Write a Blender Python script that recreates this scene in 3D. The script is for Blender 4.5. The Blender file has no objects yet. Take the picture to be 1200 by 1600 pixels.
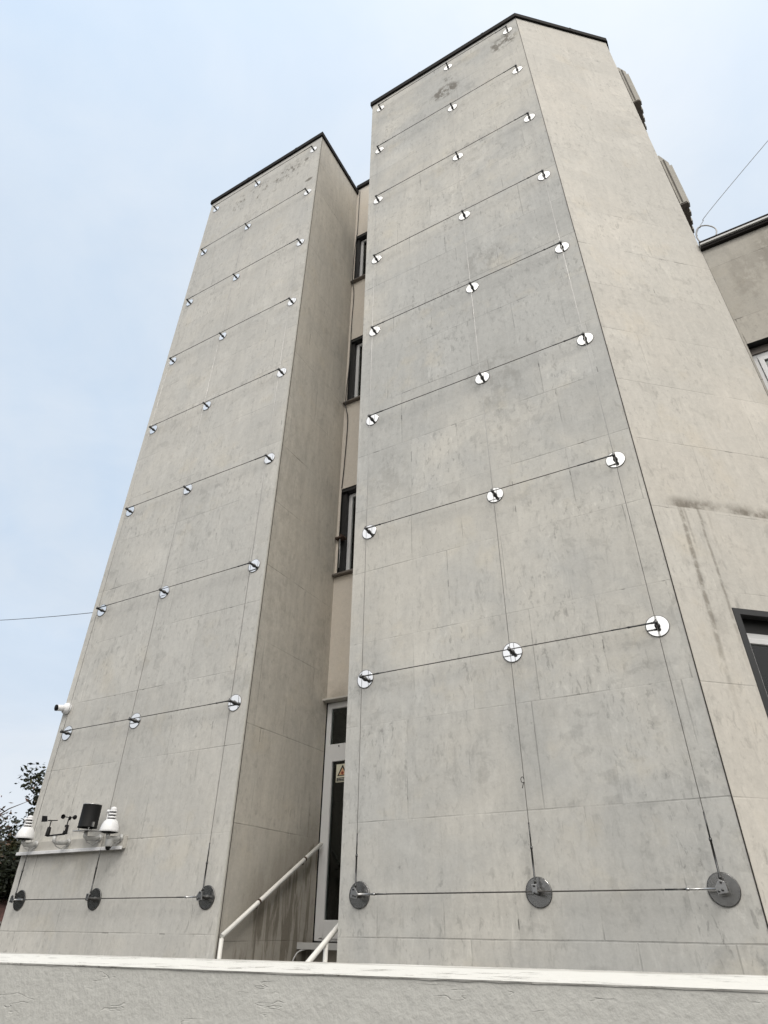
import bpy, bmesh, math, random
from mathutils import Vector, Matrix
random.seed(7)
S = bpy.context.scene
COL = S.collection
H = 1.7                 # one row of anchors, metres
EYE = 1.6               # camera height
TH = -0.5185            # direction of the tower fronts
U = Vector((math.cos(TH), math.sin(TH), 0)); N = Vector((-math.sin(TH), math.cos(TH), 0))

# ------------------------------------------------------------------ camera
cam = bpy.data.cameras.new("camera"); camo = bpy.data.objects.new("camera", cam); COL.objects.link(camo)
P_, R_ = 0.5908, 0.0114
cr = Vector((1, 0, 0)); cf = Vector((0, math.cos(P_), math.sin(P_))); cu = Vector((0, -math.sin(P_), math.cos(P_)))
ax = cr * math.cos(R_) + cu * math.sin(R_); ay = -cr * math.sin(R_) + cu * math.cos(R_)
camo.matrix_world = Matrix(((ax.x, ay.x, -cf.x, 0), (ax.y, ay.y, -cf.y, 0), (ax.z, ay.z, -cf.z, EYE), (0, 0, 0, 1)))
cam.sensor_fit = 'VERTICAL'; cam.sensor_height = 36; cam.lens = 973.69 / 1600 * 36
cam.clip_start = 0.02; cam.clip_end = 3000
S.camera = camo
S.render.resolution_x, S.render.resolution_y = 768, 1024
S.view_settings.view_transform = 'Standard'; S.view_settings.look = 'None'
S.view_settings.gamma = 1; S.view_settings.exposure = 0.0
try: S.view_settings.use_curve_mapping = False
except Exception: pass

# ------------------------------------------------------------------ node helper
class NT:
    def __init__(s, nt): s.nt = nt
    def n(s, t, **kw):
        x = s.nt.nodes.new(t)
        for k, v in kw.items(): setattr(x, k, v)
        return x
    def put(s, sock, v):
        if isinstance(v, bpy.types.NodeSocket): s.nt.links.new(v, sock)
        elif v is not None: sock.default_value = v
    def m(s, op, a, b=None, c=None, clamp=False):
        x = s.n('ShaderNodeMath', operation=op); x.use_clamp = clamp
        s.put(x.inputs[0], a)
        if b is not None: s.put(x.inputs[1], b)
        if c is not None: s.put(x.inputs[2], c)
        return x.outputs[0]
    def ramp(s, v, lo, hi, a=0.0, b=1.0):
        x = s.n('ShaderNodeMapRange'); x.interpolation_type = 'SMOOTHSTEP'
        s.put(x.inputs[0], v); s.put(x.inputs[1], lo); s.put(x.inputs[2], hi); s.put(x.inputs[3], a); s.put(x.inputs[4], b)
        return x.outputs[0]
    def vec(s, x, y, z=0.0):
        c = s.n('ShaderNodeCombineXYZ'); s.put(c.inputs[0], x); s.put(c.inputs[1], y); s.put(c.inputs[2], z); return c.outputs[0]
    def noise(s, v, scale, detail=4, rough=.55, dist=0.0):
        x = s.n('ShaderNodeTexNoise'); s.put(x.inputs['Vector'], v)
        x.inputs['Scale'].default_value = scale; x.inputs['Detail'].default_value = detail
        x.inputs['Roughness'].default_value = rough; x.inputs['Distortion'].default_value = dist
        return x.outputs[0]
    def voro(s, v, scale, feature='F1'):
        x = s.n('ShaderNodeTexVoronoi', feature=feature); s.put(x.inputs['Vector'], v); x.inputs['Scale'].default_value = scale
        return x.outputs['Distance']
    def wn(s, v):
        x = s.n('ShaderNodeTexWhiteNoise'); x.noise_dimensions = '3D'; s.put(x.inputs['Vector'], v); return x.outputs['Value']
    def mix(s, f, a, b, mode='MIX'):
        x = s.n('ShaderNodeMix', data_type='RGBA', blend_type=mode)
        s.put(x.inputs[0], f)
        for i, c in ((6, a), (7, b)):
            s.put(x.inputs[i], c if isinstance(c, bpy.types.NodeSocket) else (*c, 1) if len(c) == 3 else c)
        return x.outputs[2]
    def sep(s, v):
        x = s.n('ShaderNodeSeparateXYZ'); s.put(x.inputs[0], v); return x.outputs

# ------------------------------------------------------------------ world: thin bright overcast over a physical sky
SUN_EL, SUN_AZ = math.radians(48), Vector((0.16, -1.0, 0)).normalized()
sd = Vector((SUN_AZ.x * math.cos(SUN_EL), SUN_AZ.y * math.cos(SUN_EL), math.sin(SUN_EL)))
W = bpy.data.worlds.new("World"); S.world = W; W.use_nodes = True
w = NT(W.node_tree); W.node_tree.nodes.clear()
sky = w.n('ShaderNodeTexSky'); sky.sky_type = 'NISHITA'; sky.sun_disc = False
sky.sun_elevation = SUN_EL; sky.sun_rotation = math.atan2(SUN_AZ.x, SUN_AZ.y)
bg1 = w.n('ShaderNodeBackground'); bg1.inputs[1].default_value = 0.12; W.node_tree.links.new(sky.outputs[0], bg1.inputs[0])
geo = w.n('ShaderNodeNewGeometry'); dirv = w.n('ShaderNodeVectorMath', operation='SCALE'); W.node_tree.links.new(geo.outputs['Incoming'], dirv.inputs[0]); dirv.inputs[3].default_value = -1
dv = dirv.outputs[0]
dx, dy, dz = w.sep(dv)
zz = w.m('ADD', w.m('MAXIMUM', dz, 0.0), 0.25)
cp = w.vec(w.m('DIVIDE', dx, zz), w.m('DIVIDE', dy, zz), 0.3)
c1 = w.noise(cp, 1.1, 5, .55, .5); c2 = w.noise(cp, 3.4, 6, .6, .4)
cov = w.ramp(w.m('ADD', w.m('MULTIPLY', c1, .75), w.m('MULTIPLY', c2, .25)), .36, .62)
# side-to-side thinning of the layer: the cover is thicker (whiter) to the right
side = w.ramp(w.m('ADD', dx, w.m('MULTIPLY', dz, .12)), -.55, .40)
low = w.ramp(dz, .08, .52, 1.0, 0.0)
back = w.ramp(dy, .15, -.35)
thick = w.m('MAXIMUM', w.m('ADD', w.m('MULTIPLY', side, .50), w.m('MULTIPLY', cov, .62)), w.m('MULTIPLY', low, w.m('ADD', .72, w.m('MULTIPLY', cov, .5))), clamp=True)
dotp = w.n('ShaderNodeVectorMath', operation='DOT_PRODUCT'); W.node_tree.links.new(dv, dotp.inputs[0]); dotp.inputs[1].default_value = sd
glow = w.m('POWER', w.m('MAXIMUM', w.m('MULTIPLY_ADD', dotp.outputs['Value'], .5, .5), 0.0), 8.0)
ccol = w.mix(thick, (0.635, 0.785, 0.97), (0.83, 0.89, 0.96))
ccol = w.mix(back, ccol, (.90, .91, .93))
ccol = w.mix(w.ramp(glow, .05, .45), ccol, (0.97, 0.94, 0.88))
bg2 = w.n('ShaderNodeBackground'); W.node_tree.links.new(ccol, bg2.inputs[0])
w.put(bg2.inputs[1], w.m('ADD', w.m('MULTIPLY_ADD', glow, 1.6, .95), w.m('ADD', w.m('MULTIPLY', back, .12), w.m('MULTIPLY_ADD', c2, .10, -.05))))
mx = w.n('ShaderNodeMixShader'); mx.inputs[0].default_value = .95
wo = w.n('ShaderNodeOutputWorld')
W.node_tree.links.new(bg1.outputs[0], mx.inputs[1]); W.node_tree.links.new(bg2.outputs[0], mx.inputs[2]); W.node_tree.links.new(mx.outputs[0], wo.inputs[0])

# ------------------------------------------------------------------ sun (veiled)
sl = bpy.data.lights.new("sun", 'SUN'); sl.energy = 1.0; sl.angle = math.radians(16); sl.color = (1, .96, .91)
so = bpy.data.objects.new("sun", sl); COL.objects.link(so); so.location = (0, 0, 40)
so.rotation_euler = (-sd).to_track_quat('-Z', 'Y').to_euler()

# ------------------------------------------------------------------ materials
def mat(name):
    m = bpy.data.materials.new(name); m.use_nodes = True; t = NT(m.node_tree)
    b = m.node_tree.nodes['Principled BSDF']; return m, t, b
def simple(name, col, rough=.6, metal=0.0, var=.12, scale=9, bump=0.0, spec=.5):
    m, t, b = mat(name)
    tc = t.n('ShaderNodeTexCoord').outputs['Object']
    nz = t.noise(tc, scale, 5, .6)
    f = t.m('MULTIPLY_ADD', nz, 2 * var, 1 - var)
    c = t.mix(1.0, col, t.vec(f, f, f), 'MULTIPLY'); t.put(b.inputs['Base Color'], c)
    b.inputs['Roughness'].default_value = rough; b.inputs['Metallic'].default_value = metal
    b.inputs['Specular IOR Level'].default_value = spec
    if bump:
        bp = t.n('ShaderNodeBump'); bp.inputs['Strength'].default_value = bump; bp.inputs['Distance'].default_value = .01
        t.put(bp.inputs['Height'], t.noise(tc, scale * 6, 4)); t.put(b.inputs['Normal'], bp.outputs[0])
    return m

def stone(name, base, warm, cool, seed=0.0, row0=1.55, rowh=.816, colw=.62, seam=.30, mott=1.0, blobs=(), drip=0.0, streaks=(), bands=(), stripe=0.0, grime=()):
    """weathered stone slabs; u,v are metres along the face and above the ground"""
    m, t, b = mat(name)
    uv = t.n('ShaderNodeUVMap').outputs[0]
    x, y, _ = t.sep(uv)
    P = t.vec(x, y, seed)
    wob = t.m('MULTIPLY_ADD', t.noise(P, 1.3, 2), .012, -.006)
    xs = t.m('ADD', x, wob); ys = t.m('ADD', y, wob)
    r = t.m('DIVIDE', t.m('SUBTRACT', ys, row0), rowh); row = t.m('FLOOR', r); fr = t.m('FRACT', r)
    off = t.wn(t.vec(row, seed, 3.1))
    cc = t.m('DIVIDE', t.m('ADD', xs, t.m('MULTIPLY', off, colw)), colw); colm = t.m('FLOOR', cc); fc = t.m('FRACT', cc)
    cell = t.vec(row, colm, seed + .5); rnd = t.wn(cell); rnd2 = t.wn(t.vec(row, colm, seed + 9.5))
    # slabs differ in their own pattern: offset the fine lookups per slab
    Q = t.vec(t.m('ADD', x, t.m('MULTIPLY', rnd, 3.0)), t.m('ADD', y, t.m('MULTIPLY', rnd2, 2.0)), seed)
    big = t.noise(P, .33, 3, .5); mid = t.noise(P, 1.5, 5, .6, .4)
    st = t.noise(t.vec(t.m('MULTIPLY', x, 7), t.m('MULTIPLY', y, .9), seed + 2), 1.6, 5, .6, .7)
    st2 = t.noise(t.vec(t.m('MULTIPLY', x, 3.2), t.m('MULTIPLY', y, 1.1), seed + 4), 5.5, 6, .62, 1.2)
    fine = t.noise(P, 55, 3, .6); fine2 = t.noise(P, 17, 5, .65)
    F = t.m('MULTIPLY_ADD', t.m('SUBTRACT', mid, .5), .09 * mott, 1.03)
    F = t.m('ADD', F, t.m('MULTIPLY', t.m('SUBTRACT', big, .5), .16))
    F = t.m('ADD', F, t.m('MULTIPLY', t.m('SUBTRACT', st, .5), .15 * mott + .12 * stripe))
    F = t.m('ADD', F, t.m('MULTIPLY', t.m('SUBTRACT', fine, .5), .20))
    F = t.m('ADD', F, t.m('MULTIPLY', t.m('SUBTRACT', fine2, .5), .24))
    F = t.m('ADD', F, t.m('MULTIPLY', t.m('SUBTRACT', rnd, .5), .065))
    # soft lichen-like blotches, patchy
    area = t.ramp(t.noise(P, .8, 3, .5), .44, .62)
    bl = t.ramp(t.noise(Q, 5.2, 6, .62, .35), .54, .62)
    bl2 = t.ramp(st2, .56, .70)
    F = t.m('SUBTRACT', F, t.m('MULTIPLY', t.m('MULTIPLY', bl, area), .075 * mott))
    F = t.m('SUBTRACT', F, t.m('MULTIPLY', bl2, .085 * mott))
    spk = t.ramp(t.noise(Q, 9.0, 4, .6, .5), .66, .74)
    F = t.m('SUBTRACT', F, t.m('MULTIPLY', t.m('MULTIPLY', spk, t.ramp(rnd2, .55, .9)), .13 * mott))
    lt = t.ramp(t.noise(P, 3.0, 6, .7, 1.5), .60, .72)
    F = t.m('ADD', F, t.m('MULTIPLY', lt, .06))
    pale = t.m('MULTIPLY', t.ramp(t.noise(t.vec(x, y, seed + 44), 1.25, 5, .6, .3), .54, .64), t.ramp(rnd2, .2, .6))
    F = t.m('ADD', F, t.m('MULTIPLY', pale, .05 * mott))
    # crisp vertical flecks of the stone, light and dark
    VF = t.vec(t.m('MULTIPLY', t.m('ADD', x, t.m('MULTIPLY', rnd, 7.0)), 2.6), y, seed + 17)
    vf = t.noise(VF, 8.5, 6, .68, .5)
    amp = t.m('MULTIPLY', t.ramp(t.noise(P, 1.3, 3), .38, .62, .25, 1.0), t.m('MULTIPLY_ADD', rnd, .9, .45))
    F = t.m('SUBTRACT', F, t.m('MULTIPLY', t.m('MULTIPLY', t.ramp(vf, .55, .64), amp), .135 * mott))
    F = t.m('ADD', F, t.m('MULTIPLY', t.m('MULTIPLY', t.ramp(vf, .44, .34), amp), .065 * mott))
    # tiny pits
    pit = t.m('MULTIPLY', t.ramp(t.voro(P, 9.0), .035, .02), t.ramp(t.noise(P, 2.1, 2), .52, .62))
    F = t.m('SUBTRACT', F, t.m('MULTIPLY', pit, .28))
    # joints
    dr = t.m('MULTIPLY', t.m('MINIMUM', fr, t.m('SUBTRACT', 1.0, fr)), rowh)
    dc = t.m('MULTIPLY', t.m('MINIMUM', fc, t.m('SUBTRACT', 1.0, fc)), colw)
    patch = t.ramp(t.noise(P, 1.1, 4, .6), .44, .58); patch2 = t.ramp(t.noise(t.vec(x, y, seed + 30), 1.7, 4, .6), .49, .63)
    jr = t.m('MULTIPLY', t.ramp(dr, .0075, .0025), t.m('MULTIPLY_ADD', patch, .85, .12))
    jc = t.m('MULTIPLY', t.ramp(dc, .0070, .0025), t.m('MULTIPLY_ADD', patch2, .9, .04))
    deep = t.m('MULTIPLY', t.m('MAXIMUM', t.ramp(dr, .006, .003), t.ramp(dc, .006, .003)), t.ramp(t.noise(t.vec(x, y, seed + 60), 3.3, 3), .64, .67))
    F = t.m('SUBTRACT', F, t.m('MULTIPLY', t.m('MAXIMUM', jr, jc), seam))
    F = t.m('SUBTRACT', F, t.m('MULTIPLY', deep, .45))
    halo = t.m('MULTIPLY', t.ramp(dr, .07, .0), t.ramp(t.noise(P, 2.3, 4), .5, .7))
    F = t.m('ADD', F, t.m('MULTIPLY', halo, .03))
    run = t.m('MULTIPLY', t.ramp(fr, 1.0, .35, 1.0, 0.0), t.ramp(t.noise(t.vec(t.m('MULTIPLY', x, 9), row, seed + 3), 1.0, 3, .6), .60, .75))
    F = t.m('SUBTRACT', F, t.m('MULTIPLY', run, .045))
    # placed dark weather patches
    dark = None
    for (bx, by, rx, ry, amt, lo) in blobs:
        d = t.m('SQRT', t.m('ADD', t.m('POWER', t.m('DIVIDE', t.m('SUBTRACT', x, bx), rx), 2.0), t.m('POWER', t.m('DIVIDE', t.m('SUBTRACT', y, by), ry), 2.0)))
        k = t.m('MULTIPLY', t.ramp(d, 1.0, .45), t.m('MULTIPLY', t.ramp(t.noise(t.vec(x, t.m('MULTIPLY', y, .7), seed + bx), 8.5, 7, .72, .25), lo, lo + .14), amt))
        dark = k if dark is None else t.m('ADD', dark, k)
    for (sx, slope, y0, y1, wd, amt) in streaks:      # drips running down from y0 to y1
        cx = t.m('ADD', sx, t.m('MULTIPLY_ADD', t.noise(t.vec(0.0, y, sx), 2.5, 3), .05, -.025))
        if slope: cx = t.m('ADD', cx, t.m('MULTIPLY', t.m('SUBTRACT', y, y0), slope))
        d = t.m('ABSOLUTE', t.m('SUBTRACT', x, cx))
        k = t.m('MULTIPLY', t.ramp(d, wd, wd * .2), t.m('MULTIPLY', t.ramp(y, y1, y1 + (y0 - y1) * .6), t.ramp(y, y0 + .02, y0)))
        k = t.m('MULTIPLY', k, t.m('MULTIPLY', t.ramp(t.noise(P, 11, 4, .6), .3, .55), amt))
        dark = k if dark is None else t.m('ADD', dark, k)
    for (x0, x1, y0, up, amt) in bands:               # dirt lying along a joint, fading upward
        k = t.m('MULTIPLY', t.ramp(y, y0 + up, y0), t.ramp(y, y0 - .012, y0 + .002))
        k = t.m('MULTIPLY', k, t.m('MULTIPLY', t.ramp(x, x0, x0 + .25), t.ramp(x, x1, x1 - .5)))
        k = t.m('MULTIPLY', k, t.m('MULTIPLY_ADD', t.ramp(t.noise(P, 4.5, 5, .65), .32, .62), amt, amt * .15))
        dark = k if dark is None else t.m('ADD', dark, k)
    for (x0, y0, x1, y1, wd, amt) in grime:           # smear along a slanting line (hands above the rail), drips below it
        L = math.hypot(x1 - x0, y1 - y0)
        d = t.m('DIVIDE', t.m('ADD', t.m('MULTIPLY', t.m('SUBTRACT', x, x0), -(y1 - y0)), t.m('MULTIPLY', t.m('SUBTRACT', y, y0), (x1 - x0))), L)
        k = t.m('MULTIPLY', t.ramp(d, wd, .0), t.ramp(d, -.06, .02))
        k2 = t.m('MULTIPLY', t.ramp(d, .02, -.05), t.m('MULTIPLY_ADD', t.ramp(st, .46, .66), 1.25, .45))
        k = t.m('MULTIPLY', t.m('ADD', t.m('MULTIPLY', k, t.m('MULTIPLY_ADD', mid, .9, .2)), k2), amt)
        k = t.m('MULTIPLY', k, t.ramp(x, x0 - .2, x0 + .45))
        dark = k if dark is None else t.m('ADD', dark, k)
    col = t.mix(t.ramp(t.m('ADD', t.m('MULTIPLY', big, .6), t.m('MULTIPLY', mid, .4)), .40, .62), cool, warm)
    col = t.mix(.5, col, base)
    col = t.mix(t.m('MULTIPLY', t.ramp(t.noise(t.vec(x, y, seed + 12), 2.0, 5, .6), .55, .72), .35), col, (warm[0] * 1.0, warm[1] * .965, warm[2] * .89))
    if dark is not None:
        dk = t.m('MINIMUM', dark, .8)
        col = t.mix(dk, col, (base[0] * .26, base[1] * .235, base[2] * .20))
    col = t.mix(1.0, col, t.vec(F, F, F), 'MULTIPLY')
    t.put(b.inputs['Base Color'], col); b.inputs['Roughness'].default_value = .78; b.inputs['Specular IOR Level'].default_value = .35
    bp = t.n('ShaderNodeBump'); bp.inputs['Strength'].default_value = .35; bp.inputs['Distance'].default_value = .006
    hgt = t.m('SUBTRACT', t.m('ADD', t.m('MULTIPLY', fine2, .5), t.m('ADD', t.m('MULTIPLY', mid, .6), t.m('MULTIPLY', rnd, .35))), t.m('MULTIPLY', t.m('MAXIMUM', jr, jc), 1.2))
    t.put(bp.inputs['Height'], hgt); t.put(b.inputs['Normal'], bp.outputs[0])
    return m

zz_ = lambda z: z * H + EYE
# face uv: front faces use local x (metres along U from the building origin) ; see wall()
M = {}
TL_, TR_ = -4.512 * H, -2.676 * H
M['front_l'] = stone('weathered_grey_stone_left', (.508, .495, .464), (.535, .513, .468), (.482, .479, .460), 1.7, mott=1.7, seam=.20,
    blobs=[(-6.0, zz_(7.9), 1.5, .5, .85, .52), (-5.2, zz_(8.0), .7, .35, 1.0, .51), (-5.9, zz_(7.35), 1.2, .35, .8, .56), (-4.75, zz_(7.45), .12, .07, .9, .35)])
M['front_r'] = stone('weathered_grey_stone_right', (.500, .488, .458), (.570, .543, .485), (.430, .436, .427), 14.2, colw=.58, mott=1.7, seam=.28,
    blobs=[(-1.70, zz_(7.62), .36, .30, 1.0, .42), (-1.62, zz_(7.86), .26, .14, .8, .50), (-.52, zz_(7.95), .33, .32, 1.0, .43), (-.75, zz_(7.55), .3, .4, .5, .58), (-1.45, zz_(7.05), .18, .18, .6, .5), (-2.95, zz_(7.55), .25, .5, .45, .54),
           (-1.35, zz_(4.45), .45, .35, .24, .44), (-1.45, zz_(3.15), .5, .6, .2, .44), (-2.85, zz_(2.6), .35, .5, .18, .44)])
SO = 30.0                                               # the slanting face starts at u = 30 in its own strip of texture
M['side_r'] = stone('beige_stone_slabs', (.555, .528, .482), (.575, .54, .485), (.535, .52, .482), 23.9, row0=1.55 + .02, rowh=.79, colw=.9, mott=1.5, seam=.16,
    bands=[(SO + .10, SO + 2.6, zz_(1.862), .15, .95)], streaks=[(SO + .29, .02, zz_(1.855), zz_(.6), .035, .62), (SO + .33, .0, zz_(1.855), zz_(1.5), .018, .4), (SO + .47, .0, zz_(1.855), zz_(.8), .020, .5), (SO + .56, .0, zz_(1.855), zz_(1.5), .02, .2)])
GX = 12.0
M['side_l'] = stone('stained_brown_stone', (.475, .447, .398), (.49, .455, .395), (.455, .435, .395), 33.1, row0=1.5, rowh=.95, colw=.5, mott=1.3, seam=.30, stripe=2.0,
    grime=[(GX + .10, zz_(-.03), GX + 1.46, zz_(.50), .42, .68)],
    blobs=[(GX + .2, zz_(2.6), .5, 3.2, .12, .44), (GX + 1.3, zz_(1.6), .4, 1.2, .15, .44)])
M['wing'] = stone('brown_stained_wing_stone', (.39, .367, .325), (.40, .372, .325), (.36, .348, .32), 41.0, row0=1.7, rowh=1.0, colw=1.2, mott=1.0, seam=.5, stripe=.8,
    blobs=[(2.0, zz_(4.1), .45, .7, .35, .36), (1.5, zz_(4.0), .2, .6, .2, .38)])
M['beige'] = stone('beige_render_panel', (.59, .54, .475), (.60, .545, .475), (.57, .53, .475), 52.0, row0=0.0, rowh=30, colw=30, mott=.35, seam=0, bands=[(5.0, 9.0, zz_(1.43), .30, .35)])
M['plainstone'] = stone('plain_stone', (.48, .46, .42), (.50, .47, .41), (.45, .44, .42), 77.0)
M['coping'] = simple('dark_brown_coping_metal', (.014, .012, .011), .8, 0.0, .3, 5, spec=.15)
M['black'] = simple('black_window_surround', (.012, .012, .012), .55, 0, .2, 8)
M['charcoal'] = simple('charcoal_frame_metal', (.035, .036, .038), .4, .3, .2, 8)
M['pvc'] = simple('white_window_plastic', (.68, .68, .68), .35, 0, .05, 12)
M['sillm'] = simple('weathered_sill_metal', (.16, .14, .125), .5, .4, .3, 14)
M['sill_light'] = simple('pale_sill_stone', (.50, .48, .44), .7, 0, .2, 14)
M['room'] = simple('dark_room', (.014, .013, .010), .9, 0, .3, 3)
M['blind'] = simple('grey_blind', (.16, .16, .15), .7, 0, .1, 3)
M['railw'] = simple('white_painted_pipe', (.73, .715, .675), .38, 0, .10, 16)
M['whitep'] = simple('white_weatherproof_plastic', (.78, .78, .79), .4, 0, .05, 20)
M['whitem'] = simple('white_enamelled_metal', (.47, .47, .46), .42, .1, .08, 15)
M['blackp'] = simple('matt_black_plastic', (.007, .007, .0075), .6, 0, .15, 20, spec=.2)
M['cable'] = simple('black_rubber_cable', (.015, .014, .014), .6)
M['greyc'] = simple('light_grey_cable', (.45, .45, .45), .5)
M['steel'] = simple('brushed_steel', (.50, .50, .50), .32, 1.0, .15, 30)
M['wire'] = simple('stainless_wire', (.42, .41, .395), .35, 1.0, .2, 40)
M['wire_dark'] = simple('dark_oiled_wire', (.07, .065, .06), .5, .3, .3, 40)
M['rod'] = simple('dark_steel_rod', (.10, .10, .10), .38, 1.0, .3, 30)
M['rim'] = simple('dark_disc_rim', (.10, .10, .10), .5, .8)
M['ribbed'] = simple('pale_ribbed_concrete', (.42, .40, .36), .75, 0, .2, 3, .3)
M['filler'] = simple('dark_joint_sealant', (.10, .09, .08), .8, 0, .6, 6)
M['edgelight'] = simple('pale_joint_mortar', (.50, .485, .44), .85, 0, .25, 9)
M['iron'] = simple('rusty_dark_iron', (.06, .035, .025), .8, .2, .5, 20)
# polished discs, slightly dusty
m, t, b = mat('polished_steel_disc'); tc = t.n('ShaderNodeTexCoord').outputs['Object']
t.put(b.inputs['Base Color'], (.80, .80, .80, 1)); b.inputs['Metallic'].default_value = 1.0
t.put(b.inputs['Roughness'], t.m('MULTIPLY_ADD', t.noise(tc, 25, 4), .03, .07)); M['disc'] = m
m, t, b = mat('dull_steel_disc'); tc = t.n('ShaderNodeTexCoord').outputs['Object']
t.put(b.inputs['Base Color'], (.60, .59, .575, 1)); b.inputs['Metallic'].default_value = 1.0
t.put(b.inputs['Roughness'], t.m('MULTIPLY_ADD', t.noise(tc, 12, 3), .05, .20)); M['disc_dull'] = m
# window glass : clear pane with sky reflections
m, t, b = mat('window_glass'); nt = m.node_tree
gl = t.n('ShaderNodeBsdfGlossy'); gl.inputs['Roughness'].default_value = .03; tr = t.n('ShaderNodeBsdfTransparent'); tr.inputs[0].default_value = (.72, .76, .74, 1)
fr_ = t.n('ShaderNodeFresnel'); fr_.inputs[0].default_value = 1.5; ms = t.n('ShaderNodeMixShader')
t.put(ms.inputs[0], t.m('MULTIPLY', fr_.outputs[0], 1.0)); nt.links.new(tr.outputs[0], ms.inputs[1]); nt.links.new(gl.outputs[0], ms.inputs[2])
nt.links.new(ms.outputs[0], nt.nodes['Material Output'].inputs[0]); M['glass'] = m
# curtain: blue-grey panel colour standing in for sky reflected in wing glass
M['sky_reflect'] = simple('blue_grey_sky_reflection', (.26, .34, .40), .6, 0, .15, 4)
# garden wall: rough trowelled grey render
m, t, b = mat('trowelled_grey_render'); tc = t.n('ShaderNodeTexCoord').outputs['Object']
g1 = t.noise(tc, 3, 4, .5); g2 = t.noise(tc, 120, 4, .6); g3 = t.noise(tc, 28, 4, .6)
F = t.m('ADD', t.m('MULTIPLY_ADD', g1, .16, .88), t.m('MULTIPLY', t.m('SUBTRACT', g3, .5), .16)); F = t.m('ADD', F, t.m('MULTIPLY', t.m('SUBTRACT', g2, .5), .26))
sx_, sy_, sz_ = t.sep(tc)
P1 = t.vec(t.m('MULTIPLY', sx_, .55), 1.0, t.m('MULTIPLY', sz_, 3.4))
P2 = t.vec(t.m('ADD', t.m('MULTIPLY', sx_, 1.3), t.m('MULTIPLY', sz_, 1.2)), 4.0, t.m('SUBTRACT', t.m('MULTIPLY', sz_, 1.6), t.m('MULTIPLY', sx_, .8)))
s1 = t.m('MULTIPLY', t.ramp(t.m('ABSOLUTE', t.m('SUBTRACT', t.noise(P1, 13, 3, .55, .15), .5)), .010, .001), t.ramp(t.noise(t.vec(sx_, 3.0, t.m('MULTIPLY', sz_, 2.0)), 13, 3), .56, .61))
s2 = t.m('MULTIPLY', t.ramp(t.m('ABSOLUTE', t.m('SUBTRACT', t.noise(P2, 7.0, 2, .5, .4), .47)), .006, .001), t.ramp(t.noise(P2, 8, 3), .66, .70))
scr = t.m('MAXIMUM', s1, s2)
t.put(b.inputs['Base Color'], t.mix(1.0, (.535, .53, .50), t.vec(F, F, F), 'MULTIPLY')); b.inputs['Roughness'].default_value = .85
bp = t.n('ShaderNodeBump'); bp.inputs['Strength'].default_value = .8; bp.inputs['Distance'].default_value = .006
hh = t.m('ADD', t.m('MULTIPLY', g2, .30), t.m('MULTIPLY', g3, .45)); hh = t.m('SUBTRACT', hh, t.m('MULTIPLY', scr, .12))
t.put(bp.inputs['Height'], t.m('ADD', hh, t.m('MULTIPLY', g1, 1.2))); t.put(b.inputs['Normal'], bp.outputs[0]); M['render'] = m
# chipped white paint on the wall top
m, t, b = mat('chipped_white_paint'); tc = t.n('ShaderNodeTexCoord').outputs['Object']
sx_, sy_, sz_ = t.sep(tc); PP = t.vec(sx_, t.m('MULTIPLY', sy_, 2.2), 0.0)
ch = t.m('MULTIPLY', t.ramp(t.noise(PP, 22, 6, .7, .6), .56, .61), t.ramp(t.noise(PP, 3.1, 3), .46, .58))
ch2 = t.ramp(t.noise(t.vec(sx_, t.m('MULTIPLY', sy_, 3), 7.0), 42, 3, .6), .74, .76)
rb = t.m('MULTIPLY', t.ramp(sy_, .215, .262), t.ramp(t.noise(t.vec(t.m('MULTIPLY', sx_, .6), t.m('MULTIPLY', sy_, 3), 2.0), 9, 5, .7), .42, .56))
c = t.mix(t.m('MULTIPLY', t.m('MAXIMUM', ch, rb), .75), (.77, .755, .71), (.36, .34, .30)); c = t.mix(ch2, c, (.06, .045, .035))
F = t.m('MULTIPLY_ADD', t.noise(PP, 60, 4), .16, .92)
t.put(b.inputs['Base Color'], t.mix(1.0, c, t.vec(F, F, F), 'MULTIPLY')); b.inputs['Roughness'].default_value = .6
bp = t.n('ShaderNodeBump'); bp.inputs['Strength'].default_value = .7; bp.inputs['Distance'].default_value = .004
t.put(bp.inputs['Height'], t.m('SUBTRACT', t.noise(PP, 30, 5, .6), ch)); t.put(b.inputs['Normal'], bp.outputs[0]); M['paint'] = m
# ground
m, t, b = mat('asphalt'); tc = t.n('ShaderNodeTexCoord').outputs['Object']
F = t.m('ADD', t.m('MULTIPLY_ADD', t.noise(tc, .6, 5), .5, .7), t.m('MULTIPLY', t.noise(tc, 60, 3), .3))
t.put(b.inputs['Base Color'], t.mix(1.0, (.075, .073, .07), t.vec(F, F, F), 'MULTIPLY')); b.inputs['Roughness'].default_value = .9; M['asphalt'] = m
M['paving'] = simple('concrete_paving', (.13, .125, .115), .85, 0, .25, 2, .3)
M['bark'] = simple('bark', (.09, .07, .05), .9, 0, .3, 12, .5)
def leafmat(name, c1_, c2_, c3_=None):
    m, t, b = mat(name)
    g = t.n('ShaderNodeObjectInfo'); tc = t.n('ShaderNodeTexCoord').outputs['Object']
    n1_ = t.noise(tc, 1.1, 3); n2_ = t.wn(t.n('ShaderNodeNewGeometry').outputs['True Normal'])
    c = t.mix(n2_, c1_, c2_)
    if c3_: c = t.mix(t.ramp(n1_, .50, .64), c, c3_)
    t.put(b.inputs['Base Color'], c); b.inputs['Roughness'].default_value = .6
    return m
M['leaf_dark'] = leafmat('dark_evergreen_leaves', (.008, .012, .006), (.024, .032, .012), (.05, .048, .012))
M['leaf_rust'] = leafmat('autumn_rust_leaves', (.10, .035, .018), (.05, .045, .02), (.14, .06, .02))
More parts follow.
